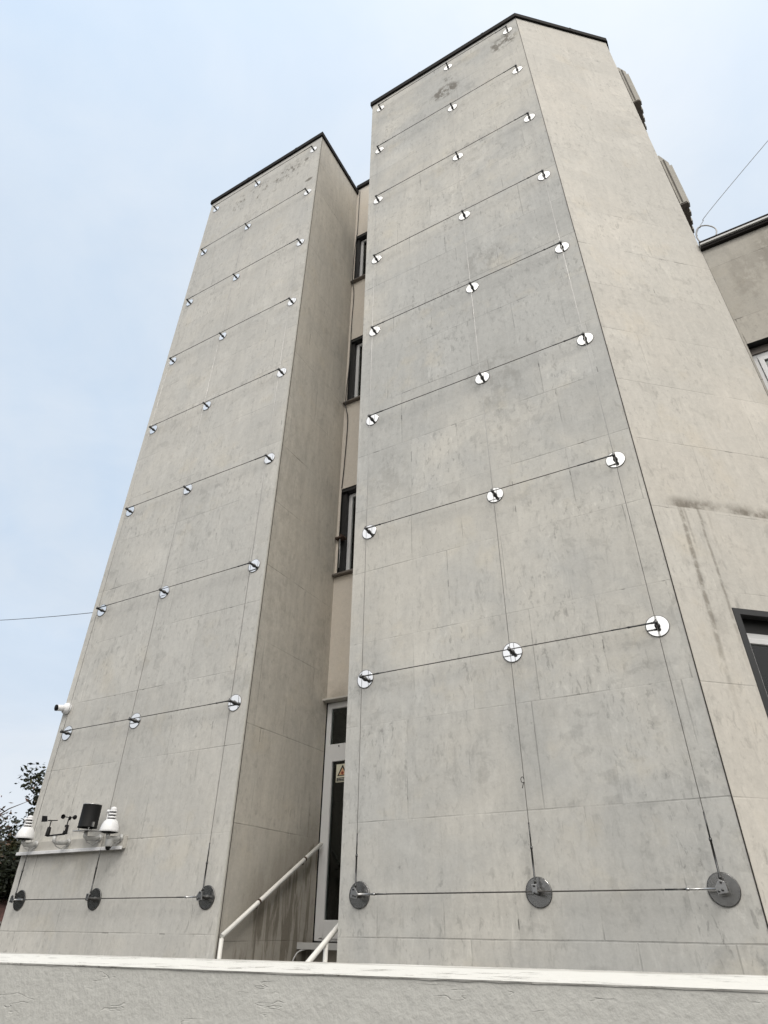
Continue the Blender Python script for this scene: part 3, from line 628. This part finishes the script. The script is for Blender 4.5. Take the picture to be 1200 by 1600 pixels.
# ------------------------------------------------------------------ handrails
def handrail(u, n0, z0, n1, z1, label, post, extra):
    r = empty('handrail', WP(u, n0, 0) * 1.0); r.location.z = .45
    base = WP(u, n0, 0); loc = lambda n, z, du=0.0: (du, (n - n0) * H, Z(z) - .45)
    MB().tube([loc(n0, z0), loc(n1, z1)], .0215, 14).build('rail', M['railw'], r)
    pt = MB()
    pt.tube([(0, (post - n0) * H, 0), (0, (post - n0) * H, Z(z0 + (z1 - z0) * (post - n0) / (n1 - n0)) - .45 - .015)], .019, 12); pt.build('post', M['railw'], r)
    MB().lathe([(0, 0), (.05, 0), (.05, .008), (.02, .012)], (0, (post - n0) * H, .002)).build('foot_plate', M['railw'], r)
    for fz in extra:
        n_ = n0 + (n1 - n0) * fz; z_ = z0 + (z1 - z0) * fz
        MB().tube([loc(n_, z_ - .008), loc(n_, z_ - .03, -.02 if u < -2.3 else .02), loc(n_, z_ - .03, (-2.676 - u) * H if u < -2.3 else (UR0 - u) * H)], .006, 8).build('bracket', M['iron'], r)
        MB().lathe([(.0225, -.012), (.0245, -.010), (.0245, .010), (.0225, .012)], loc(n_, z_), (0, n1 - n0, z1 - z0), 14).build('collar', M['iron'], r)
    MB().lathe([(0, 0), (.019, -.001), (.022, .002)], loc(n0, z0), (0, -(n1 - n0), -(z1 - z0)), 14).build('pipe_end', M['blackp'], r)
    return tag(r, label, 'handrail', 'pipe handrails of the entrance steps')
handrail(-2.640, 2.985, -.036, 3.84, .468, 'white pipe handrail climbing the stained side of the left tower to the door', 2.987, (.32, .80))
handrail(-1.995, 2.55, -.300, 3.78, .41, 'white pipe handrail at right of the steps passing behind the wide tower', 2.99, (.6,))

# ------------------------------------------------------------------ wire trellis: anchors, cables
ROWS = [.1379, 1.1915, 2.1835, 3.1759, 4.1675, 5.1614, 6.1576, 7.1564, 8.1379]
TW = {'left': (-4.391, (0, .7143, 1.6091)), 'right': (-1.815, (0, .8803, 1.5886))}
TNAME = {'left': 'tower left of the door', 'right': 'tower right of the door'}
ORD = ['lowest', 'second', 'third', 'fourth', 'fifth', 'sixth', 'seventh', 'eighth', 'topmost']
ENDS = ['left end', 'middle', 'right end']
DR = .094; ST = .084       # disc radius, stand-off of the wires
def make_anchor(bottom, col):
    DR = .094 if bottom else .087
    a = empty('wire_anchor', (0, 0, 0))
    d = MB().lathe([(0, 0), (DR * .5, 0), (DR - .002, 0), (DR - .0005, -.001), (DR - .0005, -.006), (0, -.006)], (0, -.008, 0), (0, -1, 0), 40); d.sm = [False] * len(d.sm)
    d.build('disc', M['disc_dull'] if bottom else M['disc'], a)
    MB().lathe([(DR + .0003, .0005), (DR + .0024, .001), (DR + .0024, .007), (DR + .0003, .0075)], (0, -.001, 0), (0, -1, 0), 40).build('rim', M['rim'], a)
    MB().lathe([(.022, .006), (.022, .020), (.0150, .023), (.0150, ST - .004), (.017, ST - .004), (.017, ST + .010), (.012, ST + .014), (0, ST + .014)], (0, 0, 0), (0, -1, 0), 16).build('rod', M['rod'], a)
    if bottom:
        sgn = -1 if col == 2 else 1
        if col != 1:
            pl = MB(); pts = [(-.030 * sgn, -.022), (.030 * sgn, -.030), (.040 * sgn, .006), (.008 * sgn, .050), (-.022 * sgn, .036)]
            pl.face([(x, -ST - .012, z) for x, z in pts]); pl.face([(x, -ST - .018, z) for x, z in pts])
            for i in range(5): (xa, za), (xb, zb_) = pts[i], pts[(i + 1) % 5]; pl.face([(xa, -ST - .012, za), (xb, -ST - .012, zb_), (xb, -ST - .018, zb_), (xa, -ST - .018, za)])
            pl.build('corner_plate', M['steel'], a, bevel=.001)
        else:
            MB().box(-.018, .018, -ST - .018, -ST - .012, -.012, .045).build('corner_plate', M['steel'], a, bevel=.002)
        for (bx, bz) in ((0.0, -.008), (.0, .034), (.022 * sgn, -.014)): MB().lathe([(.0075, .0), (.0075, .006), (.005, .008), (0, .008)], (bx, -ST - .0185, bz), (0, -1, 0), 8).build('bolt', M['rod'], a)
    else:
        MB().lathe([(.0165, -.006), (.0165, .006), (0, .0062)], (0, -ST, 0), (1, 0, 0), 12).build('clamp', M['rod'], a)
        MB().tube([(0, -ST - .002, .006), (0, -ST - .002, .026)], .006, 8).build('bolt', M['rod'], a)
    return a
protos = {}; JR = random.Random(9)
def place_anchor(key, loc, label, group):
    if key not in protos: protos[key] = make_anchor(*key); a = protos[key]
    else:
        src = protos[key]; a = src.copy(); COL.objects.link(a)
        for chd in src.children:
            c_ = chd.copy(); COL.objects.link(c_); c_.parent = a
    a.location = loc; a.rotation_euler = (JR.uniform(-.02, .02), JR.uniform(-.3, .3), TH + JR.uniform(-.02, .02)) if not key[0] else (0, 0, TH); return tag(a, label, 'wire anchor', group)
def cable_obj(p, q, name, label, cat, group, r, mt, sag=0.0, tb=((.05, .34), (.05, .34)), scale=1.0):
    o = empty(name, p); inv = Matrix.Rotation(-TH, 4, 'Z'); D = inv @ (q - p); Ln = D.length; n = 16 if sag else 2
    pts = [D * (i / n) + Vector((0, 0, -sag * 4 * (i / n) * (1 - i / n))) for i in range(n + 1)]
    MB().tube(pts, r, 6).build('wire', mt, o)
    for e, (a, b2) in enumerate(tb):
        if b2 <= 0: continue
        d = D.normalized() * (1 if e == 0 else -1); s0 = Vector((0, 0, 0)) if e == 0 else D
        m1 = a + (b2 - a) * .55
        MB().tube([s0 + d * a, s0 + d * (a + .02), s0 + d * (a + .021), s0 + d * m1, s0 + d * (m1 + .001), s0 + d * (m1 + .02)], [.0095, .0095, .0072, .0072, .0095, .0095], 8).build('turnbuckle', M['steel'] if scale > 1 else M['rod'], o)
        MB().tube([s0 + d * (m1 + .02), s0 + d * b2], .0055, 8).build('ferrule', M['rod'], o)
        MB().tube([s0 + d * .006, s0 + d * a], .006, 8).build('fork', M['steel'] if scale > 1 else M['rod'], o)
    return tag(o, label, cat, group)
for tw, (u0, cols) in TW.items():
    tn = TNAME[tw]
    for ri, z in enumerate(ROWS):
        for ci, du in enumerate(cols):
            look = 'dull dark steel disc anchor' if ri == 0 else 'shiny white disc anchor'
            place_anchor((ri == 0, ci) if ri == 0 else (False, 0), WP(u0 + du, NF, z), f'{look} at {ENDS[ci]} of {ORD[ri]} wire, {tn}', 'disc anchors of the wire trellis')
        o_ = N * -(ST + .0)
        p, q = WP(u0, NF, z) + o_, WP(u0 + cols[2], NF, z) + o_
        tb = ((.015, .30), (.015, .34)) if tw == 'right' else ((.015, .26), (.015, .30))
        cable_obj(p, q, 'horizontal_wire', f'{ORD[ri]} level steel wire across the {tn}', 'wire', 'level trellis wires', .0046, M['wire_dark'], tb=tb, scale=2 if ri == 0 else 1)
    for ci, du in enumerate(cols):
        o_ = N * -(ST - .016)
        p, q = WP(u0 + du, NF, ROWS[0] + .012) + o_, WP(u0 + du, NF, ROWS[8]) + o_
        c_ = cable_obj(p, q, 'vertical_wire', f'{["left", "middle", "right"][ci]} upright steel wire on the {tn}', 'wire', 'upright trellis wires', .0025, M['wire'], tb=((.03, .42), (0, 0)), scale=1)
        if tw == 'right' and ci == 1:
            MB().tube([(.006 * math.cos(a) * 2.2 - .012, 0, .72 + .022 * math.sin(a)) for a in [k * .6 for k in range(10)]] + [(-.02, 0, .66)], .0028, 6).build('cable_tie', M['cable'], c_)

# ------------------------------------------------------------------ weather station
WB = U * 0 + N * (NF * H)
def wl(x, y, z): return B0 + U * x + N * y + Vector((0, 0, z + EYE))     # metres along/into/above eye
bx0, bx1 = -7.675, -5.955
board = empty('mounting_rail', wl((bx0 + bx1) / 2, 0, .68)); hw = (bx1 - bx0) / 2
MB().box(-hw, hw, -.045, -.001, 0, .12).build('rail_plate', M['sill_light'], board, bevel=.003)
MB().box(-hw, hw, -.070, -.046, -.012, .020).build('rail_lip', M['whitep'], board, bevel=.003)
tag(board, 'long white metal rail across the left tower carrying the weather instruments', 'mounting rail')
def arm(root, z_end, out=.20, dx=-.02, drop=.06):
    """wall bracket starting on the rail face (origin) running out to -y and ending in an upright socket"""
    MB().lathe([(0, 0), (.036, 0), (.036, .010), (.022, .016), (.022, .03)], (0, -.0, .0), (0, -1, 0), 18).build('wall_flange', M['whitem'], root)
    MB().tube([(0, -.015, 0), (dx * .3, -out * .45, -.012), (dx * .8, -out * .85, -.016), (dx, -out, .0), (dx, -out, z_end)], [.024, .023, .022, .021, .020], 14).build('bracket_arm', M['whitem'], root)
    MB().tube([(.01, -.02, -.03), (dx * .3, -out * .4, -.07), (dx * .8, -out * .8, -.05), (dx, -out, -.01)], .0045, 6).build('cable', M['greyc'], root)
def dome_sensor(x, label):
    r = empty('dome_weather_sensor', wl(x, -.046, .775)); out = .155; arm(r, .03, out, -.02)
    c = (-.02, -out, 0)
    MB().lathe([(0, .028), (.055, .030), (.070, .034), (.070, .045), (.05, .05), (.0, .055)], c).build('base_plate', M['blackp'], r)
    MB().lathe([(.094, .040), (.097, .042), (.094, .060), (.085, .105), (.068, .140), (.048, .158), (.0, .160)], c, n=36).build('dome', M['whitep'], r)
    for k in range(3):
        z = .160 + k * .030; rr_ = .046 - k * .003
        MB().lathe([(rr_ * .72, z - .006), (rr_ * .72, z + .011)], c).build('spacer', M['blackp'], r)
        MB().lathe([(rr_ * .5, z + .010), (rr_, z + .009), (rr_ * .98, z + .022), (rr_ * .85, z + .027), (0, z + .027)], c).build('shield_ring', M['whitep'], r)
    z = .252; MB().lathe([(.030, z - .006), (.034, z), (.030, z + .014), (.016, z + .026), (0, z + .028)], c).build('cap', M['whitep'], r)
    c2 = (c[0] - .075, c[1], 0)
    MB().tube([(c2[0], c2[1], .07), (c2[0], c2[1], .235)], .005, 8).build('mast', M['whitep'], r)
    MB().lathe([(0, .225), (.017, .230), (.018, .248), (.010, .256), (0, .257)], c2, n=18).build('light_sensor', M['whitep'], r)
    return tag(r, label, 'weather sensor', 'domed weather sensors')
s1 = dome_sensor(-7.385, 'white domed weather sensor at the left end of the rail, against dark trees')
s2 = dome_sensor(-6.005, 'white domed weather sensor at the right end of the rail, beside the black rain gauge')
# wind vane and anemometer on one arm
r = empty('wind_sensor', wl(-6.83, -.046, .77)); arm(r, .045, .17, -.02)
cx, cy = -.02, -.17
d = Vector((1, -.10, 0)).normalized(); A = Vector((cx, cy, .055)) - d * .165; Bq = Vector((cx, cy, .055)) + d * .175
MB().tube([A, Bq], .0085, 8).build('crossbar', M['blackp'], r)
MB().lathe([(0, 0), (.026, 0), (.024, .012), (.020, .085), (.010, .09), (0, .091)], A + Vector((0, 0, .0))).build('vane_body', M['blackp'], r)
MB().tube([A + Vector((0, 0, .08)), A + Vector((0, 0, .155))], .006, 8).build('vane_spindle', M['blackp'], r)
v0 = A + Vector((0, 0, .155)); e_ = Vector((.90, .35, .0)).normalized()
vn = MB(); vn.tube([v0 - e_ * .04, v0 + e_ * .075], [.006, .0045], 8)
pts = [v0 - e_ * .045 + Vector((0, 0, -.010)), v0 - e_ * .115 + Vector((0, 0, -.014)), v0 - e_ * .125 + Vector((0, 0, .048)), v0 - e_ * .065 + Vector((0, 0, .046))]
off = e_.cross(Vector((0, 0, 1))) * .003
vn.face([p + off for p in pts]); vn.face([p - off for p in pts][::-1])
for i in range(4): vn.face([pts[i] + off, pts[(i + 1) % 4] + off, pts[(i + 1) % 4] - off, pts[i] - off])
vn.build('wind_vane', M['blackp'], r)
MB().lathe([(0, 0), (.026, 0), (.026, .008), (.022, .02), (.021, .085), (.010, .09), (0, .091)], Bq).build('anemometer_body', M['blackp'], r)
MB().box(Bq.x - .012, Bq.x + .012, Bq.y - .024, Bq.y - .021, .085, .12).build('label_plate', M['sill_light'], r)
MB().tube([Bq + Vector((0, 0, .08)), Bq + Vector((0, 0, .165))], .0055, 8).build('cup_spindle', M['blackp'], r)
for k in range(3):
    a = math.radians(20 + 120 * k); h_ = Bq + Vector((0, 0, .162)); dd = Vector((math.cos(a), math.sin(a), 0)); tn_ = Vector((-dd.y, dd.x, 0)); cc = h_ + dd * .068
    MB().tube([h_, cc], .004, 6).lathe([(.0, -.022), (.014, -.018), (.022, -.004), (.024, .004), (.022, .004), (.012, -.012), (0, -.016)], cc, tn_, 14).build('cup', M['blackp'], r)
tag(r, 'black wind vane and cup anemometer on a white arm left of the rain gauge', 'wind sensor')
# rain gauge
r = empty('rain_gauge', wl(-6.335, -.046, .79)); arm(r, .045, .165, -.03)
c = (-.03, -.165, 0)
MB().box(c[0] - .13, c[0] + .12, c[1] - .07, c[1] + .07, .046, .054).build('base_plate', M['steel'], r, bevel=.003)
for (ax_, ay_) in ((-.08, -.04), (.08, -.04), (0, .055)): MB().tube([(c[0] + ax_, c[1] + ay_, .054), (c[0] + ax_, c[1] + ay_, .085)], .005, 6).build('levelling_screw', M['steel'], r)
MB().lathe([(.06, .078), (.099, .080), (.101, .086), (.097, .090), (.096, .300)], c, n=36).build('cylinder', M['blackp'], r)
MB().lathe([(.096, .300), (.098, .302), (.098, .306), (.092, .307), (.086, .29), (.02, .23), (0, .23)], c, n=36).build('funnel', M['steel'], r)
MB().box(c[0] + .085, c[0] + .115, c[1] - .03, c[1] - .01, .085, .13).build('latch', M['steel'], r)
tag(r, 'black cylinder rain gauge on a white wall arm between the two domed sensors', 'rain gauge')
# dome camera under the right sensor
r = empty('dome_camera', wl(-6.02, -.16, .735))
MB().tube([(0, .114, .01), (0, .05, .01), (-.01, -.0, .0)], .018, 10).build('camera_arm', M['whitem'], r)
MB().lathe([(0, .035), (.030, .035), (.040, .02), (.040, -.045), (.036, -.05), (.0, -.05)], (-.01, -.0, 0)).build('housing', M['whitem'], r)
MB().lathe([(.028, -.05), (.027, -.062), (.018, -.078), (0, -.084)], (-.01, 0, 0)).build('lens_dome', M['blackp'], r)
tag(r, 'small white camera with black dome hanging under the right domed sensor', 'dome camera')
# bullet security camera near the left corner
r = empty('security_camera', wl(-7.59, 0, 2.345))
MB().lathe([(0, 0), (.070, .0), (.072, .016), (.068, .045), (.052, .062), (.0, .066)], (0, -.001, 0), (0, -1, 0), 28).build('mount', M['whitep'], r)
MB().lathe([(.0, .045), (.022, .045), (.018, .08), (0, .082)], (0, 0, 0), (0, -1, 0), 16).build('swivel', M['whitem'], r)
cd = Vector((-.15, -.95, -.18)).normalized()
MB().lathe([(0, 0), (.034, .002), (.038, .012), (.038, .105), (.034, .107)], (0, -.045, .0), cd, 24).build('housing', M['whitep'], r)
MB().lathe([(.034, .106), (.039, .108), (.039, .122), (0, .124)], (0, -.045, .0), cd, 24).build('lens', M['blackp'], r)
MB().tube([(.062 * math.cos(a), -.03, .062 * math.sin(a)) for a in [math.radians(40 + k * 12) for k in range(10)]], .006, 6).build('gasket', M['cable'], r)
tag(r, 'white bullet security camera at the left edge of the narrow tower', 'security camera')

# ------------------------------------------------------------------ loose cables and brackets
def cable(name, pts, rad, mt, label, cat='cable', n=6):
    P = [Vector(p) for p in pts]
    # Catmull-Rom smoothing
    Q = []
    for i in range(len(P) - 1):
        p0, p1, p2, p3 = P[max(i - 1, 0)], P[i], P[i + 1], P[min(i + 2, len(P) - 1)]
        for k in range(8):
            t_ = k / 8; Q.append(.5 * ((2 * p1) + (-p0 + p2) * t_ + (2 * p0 - 5 * p1 + 4 * p2 - p3) * t_ * t_ + (-p0 + 3 * p1 - 3 * p2 + p3) * t_ ** 3))
    Q.append(P[-1]); c0 = Q[0].copy(); o = MB().tube([q - c0 for q in Q], rad, n).build(name, mt); o.location = c0
    return tag(o, label, cat)
def RP(x, dy, z): return B0 + U * (xl[0] + x) + N * (ry + dy) + Vector((0, 0, Z(z)))
cable('drop_cable', [RP(.075, -.012, 8.40), RP(.07, -.014, 7.5), RP(.078, -.05, 7.30), RP(.07, -.085, 6.9), RP(.068, -.085, 6.42), RP(.072, -.02, 6.2), RP(.06, -.015, 5.7), RP(.07, -.03, 5.42), RP(.085, -.03, 5.2), RP(.075, -.085, 4.46), RP(.095, -.02, 4.2), RP(.080, -.02, 3.7), RP(.05, -.012, 3.38)], .008, M['cable'], 'black cable hanging down the beige strip past the narrow windows')
cable('looping_cable', [RP(.10, -.25, -.10), RP(.03, -.30, -.12), RP(-.0 + .03, -.40, -.20), RP(.05, -.5, -.32)], .007, M['greyc'], 'thin grey cable curling under the door threshold shelf')
r = empty('wall_clamp', RP(.06, 0, 2.83))
MB().box(-.05, .10, -.06, .04, -.012, .018).build('clamp_bar', M['iron'], r, bevel=.003); MB().box(.055, .085, -.085, -.062, -.03, .03).build('clamp_jaw', M['iron'], r, bevel=.003)
MB().tube([(.02, -.03, .02), (.035, -.035, -.25), (.03, -.03, -.5)], .006, 6).build('trailing_wire', M['greyc'], r)
tag(r, 'rusty metal clamp at the left side of the lowest narrow window', 'clamp')
pA_ = WP(UL0, 3.5, 3.05)
cable('overhead_cable', [B0 + U * L(UL0, 0)[0] + N * 1.2 + Vector((0, 0, 5.95)), B0 + U * -12 + N * 1.2 + Vector((0, 0, 6.60)), B0 + U * -20 + N * 1.0 + Vector((0, 0, 8.0))], .006, M['rim'], 'overhead cable running left from the narrow tower across the sky')
e0 = B0 + U * L(.80, 0)[0] + N * L(0, 4.1)[1] + Vector((0, 0, Z(5.12)))
cable('guy_cable', [e0 + Vector((-.02, 0, -.08)), e0, e0 + U * .12 + Vector((0, 0, .18)), e0 + U * .55 - N * .2 + Vector((0, 0, .42)), e0 + U * 4.0 - N * 1.5 + Vector((0, 0, 2.2)), e0 + U * 9.0 - N * 3.5 + Vector((0, 0, 4.9))], .0045, M['greyc'], 'thin cable rising to the right from behind the wide tower')
cc = e0 + U * .10 + Vector((0, 0, -.10))
cable('cable_coil', [cc + (U * math.cos(a) * .13 + Vector((0, 0, 1)) * math.sin(a) * .20 + N * .02 * math.sin(2 * a)) for a in [math.radians(100 - k * 30) for k in range(13)]] + [cc + U * -.05 + Vector((0, 0, .18))], .010, M['greyc'], 'loose pale loop of cable beside the lower ribbed bay above the wing roof')

# ------------------------------------------------------------------ trees
def tree(name, loc, h, cr_, label, leaf, mt, nleaf, lsize, seed, lean=0, bare=.0, sparse=False, sq=1.0):
    rg = random.Random(seed); r = empty(name, loc, 0); tk = MB(); tips = []
    th_ = h * .30
    tk.tube([(0, 0, 0), (.05, 0, th_ * .5), (.12 + lean * .1, .05, th_)], [.17, .14, .12], 10)
    for i in range(13):
        a = i * 2.4 + rg.uniform(-.3, .3); up = rg.uniform(.25, 1.0)
        q1 = Vector((.12 + lean * .1, .05, th_ * rg.uniform(.75, 1.0))); q3 = Vector((math.cos(a) * cr_ * (1.05 - up * .6) * .8 + lean * up, math.sin(a) * cr_ * (1.05 - up * .6) * .8, th_ + (h - th_) * up * .9))
        q2 = q1.lerp(q3, .5) + Vector((rg.uniform(-.2, .2), rg.uniform(-.2, .2), .25))
        tk.tube([q1, q2, q3], [.07, .045, .015], 6); tips += [q2.lerp(q3, .3), q3]
        for j in range(4):
            q4 = q3.lerp(q2, rg.random() * .7); q5 = q4 + Vector((rg.uniform(-1, 1), rg.uniform(-1, 1), rg.uniform(-.1, .9))) * cr_ * .35
            tk.tube([q4, q4.lerp(q5, .5) + Vector((0, 0, .06)), q5], [.02, .013, .005], 5); tips.append(q5); tips.append(q4.lerp(q5, .5))
    tk.build('trunk', M['bark'], r)
    cl = []
    for p in tips: cl.append((p, cr_ * rg.uniform(.16, .30)))
    if not sparse:
        for i in range(60):
            a = rg.uniform(0, 6.28); zz__ = rg.uniform(-.95, 1); rad = cr_ * math.sqrt(max(0, 1 - zz__ * zz__)) * rg.uniform(.55, 1.0)
            cl.append((Vector((math.cos(a) * rad + lean * .5, math.sin(a) * rad, th_ + (h - th_) * (.5 + .5 * zz__ * sq))), cr_ * rg.uniform(.14, .30)))
    lv = MB()
    for i in range(nleaf):
        p, s_ = cl[int(rg.random() * len(cl))]
        d = Vector((rg.gauss(0, 1), rg.gauss(0, 1), rg.gauss(0, .8))).normalized() * s_ * rg.random() ** .5 * (1.0 if not sparse else .8)
        c0 = p + d; a1 = Vector((rg.gauss(0, 1), rg.gauss(0, 1), rg.gauss(0, .6))).normalized(); b1 = a1.cross(Vector((rg.gauss(0, 1), rg.gauss(0, 1), rg.gauss(0, 1)))).normalized()
        s2 = lsize * rg.uniform(.6, 1.3)
        lv.face([c0 - a1 * s2, c0 - b1 * s2 * .42, c0 + a1 * s2, c0 + b1 * s2 * .42])
    lv.build('crown', mt, r)
    return tag(r, label, 'tree')
def polar(px_az, dist): a = math.radians(px_az); return Vector((math.sin(a) * dist, math.cos(a) * dist, 0))
tree('evergreen_tree', polar(-24.7, 26), 5.8, 1.9, 'dense dark evergreen tree hugging the left edge of the narrow tower', 0, M['leaf_dark'], 34000, .085, 11)
tree('evergreen_tree', polar(-29.4, 30), 4.3, 2.6, 'lower dark green tree behind the brown tiled roof', 0, M['leaf_dark'], 14000, .09, 15)
tree('autumn_tree', polar(-31.6, 19), 4.6, 1.9, 'sparse autumn tree with rusty leaves and bare twigs at the left picture edge', 0, M['leaf_rust'], 620, .055, 21, sparse=True)

# ------------------------------------------------------------------ tiled house at the left
hp = polar(-31.0, 24.5); rz = math.radians(24)
hs = empty('tiled_house', hp, rz)
tag(hs, 'low house with dark brown tiled roof under the trees at far left', 'house')
wm = MB().box(-5, 5, 0.4, 5.6, 0, 1.75); hw_ = wm.build('wall', M['housewall'], hs)
rf = MB(); e0_, e1_, rz0, rz1 = -.1, 3.0, 1.68, 2.92
for (ya, yb) in ((0.0, 3.0), (6.0, 3.0)):
    rf.face([(-5.4, ya, rz0), (5.4, ya, rz0), (5.4, yb, rz1), (-5.4, yb, rz1)], [(0, 0), (10.8, 0), (10.8, 3.25), (0, 3.25)])
    rf.face([(-5.4, ya, rz0 - .08), (5.4, ya, rz0 - .08), (5.4, yb, rz1 - .08), (-5.4, yb, rz1 - .08)], [(0, 0), (10.8, 0), (10.8, 3.25), (0, 3.25)])
for x in (-5.4, 5.4): rf.face([(x, 0, rz0 - .08), (x, 6, rz0 - .08), (x, 3, rz1)])
rf.build('roof', M['tiles'], hs)
MB().tube([(-5.4, 3, rz1), (5.4, 3, rz1)], .07, 8).build('ridge', M['sillm'], hs)
MB().tube([(-5.4, -.05, rz0 - .03), (5.4, -.05, rz0 - .03)], .05, 8).build('gutter', M['sillm'], hs)
MB().box(-1.5, -.5, .385, .398, .6, 1.4).build('window', M['black'], hs)

# ------------------------------------------------------------------ what stands across the street (seen mirrored in the discs and panes)
rg = random.Random(4); hd = MB()
for i in range(34000):
    a = rg.uniform(math.radians(95), math.radians(305)); dd = 34 + 3 * math.sin(a * 5) + rg.uniform(0, 2.5)
    top = 7.6 + .8 * math.sin(a * 9) + .5 * math.sin(a * 23 + 1); c0 = Vector((math.sin(a) * dd, math.cos(a) * dd, rg.random() ** .8 * top)); s2 = .32
    a1 = Vector((rg.gauss(0, 1), rg.gauss(0, 1), rg.gauss(0, 1))).normalized(); b1 = a1.cross(Vector((rg.gauss(0, 1), rg.gauss(0, 1), rg.gauss(0, 1)))).normalized()
    hd.face([c0 - a1 * s2, c0 - b1 * s2 * .5, c0 + a1 * s2, c0 + b1 * s2 * .5])
for i in range(72):                          # dense inner mass of the belt
    a0, a1 = [math.radians(95 + 210 * (i + k) / 72) for k in (0, 1)]; q = [Vector((math.sin(a) * 38.5, math.cos(a) * 38.5, 0)) for a in (a0, a1)]
    hd.face([q[0], q[1], q[1] + Vector((0, 0, 6.6 + .5 * math.sin(a1 * 11))), q[0] + Vector((0, 0, 6.6 + .5 * math.sin(a0 * 11)))])
tag(hd.build('far_hedge', M['leaf_far']), 'belt of distant greenery across the street behind the viewer', 'greenery', kind='stuff')
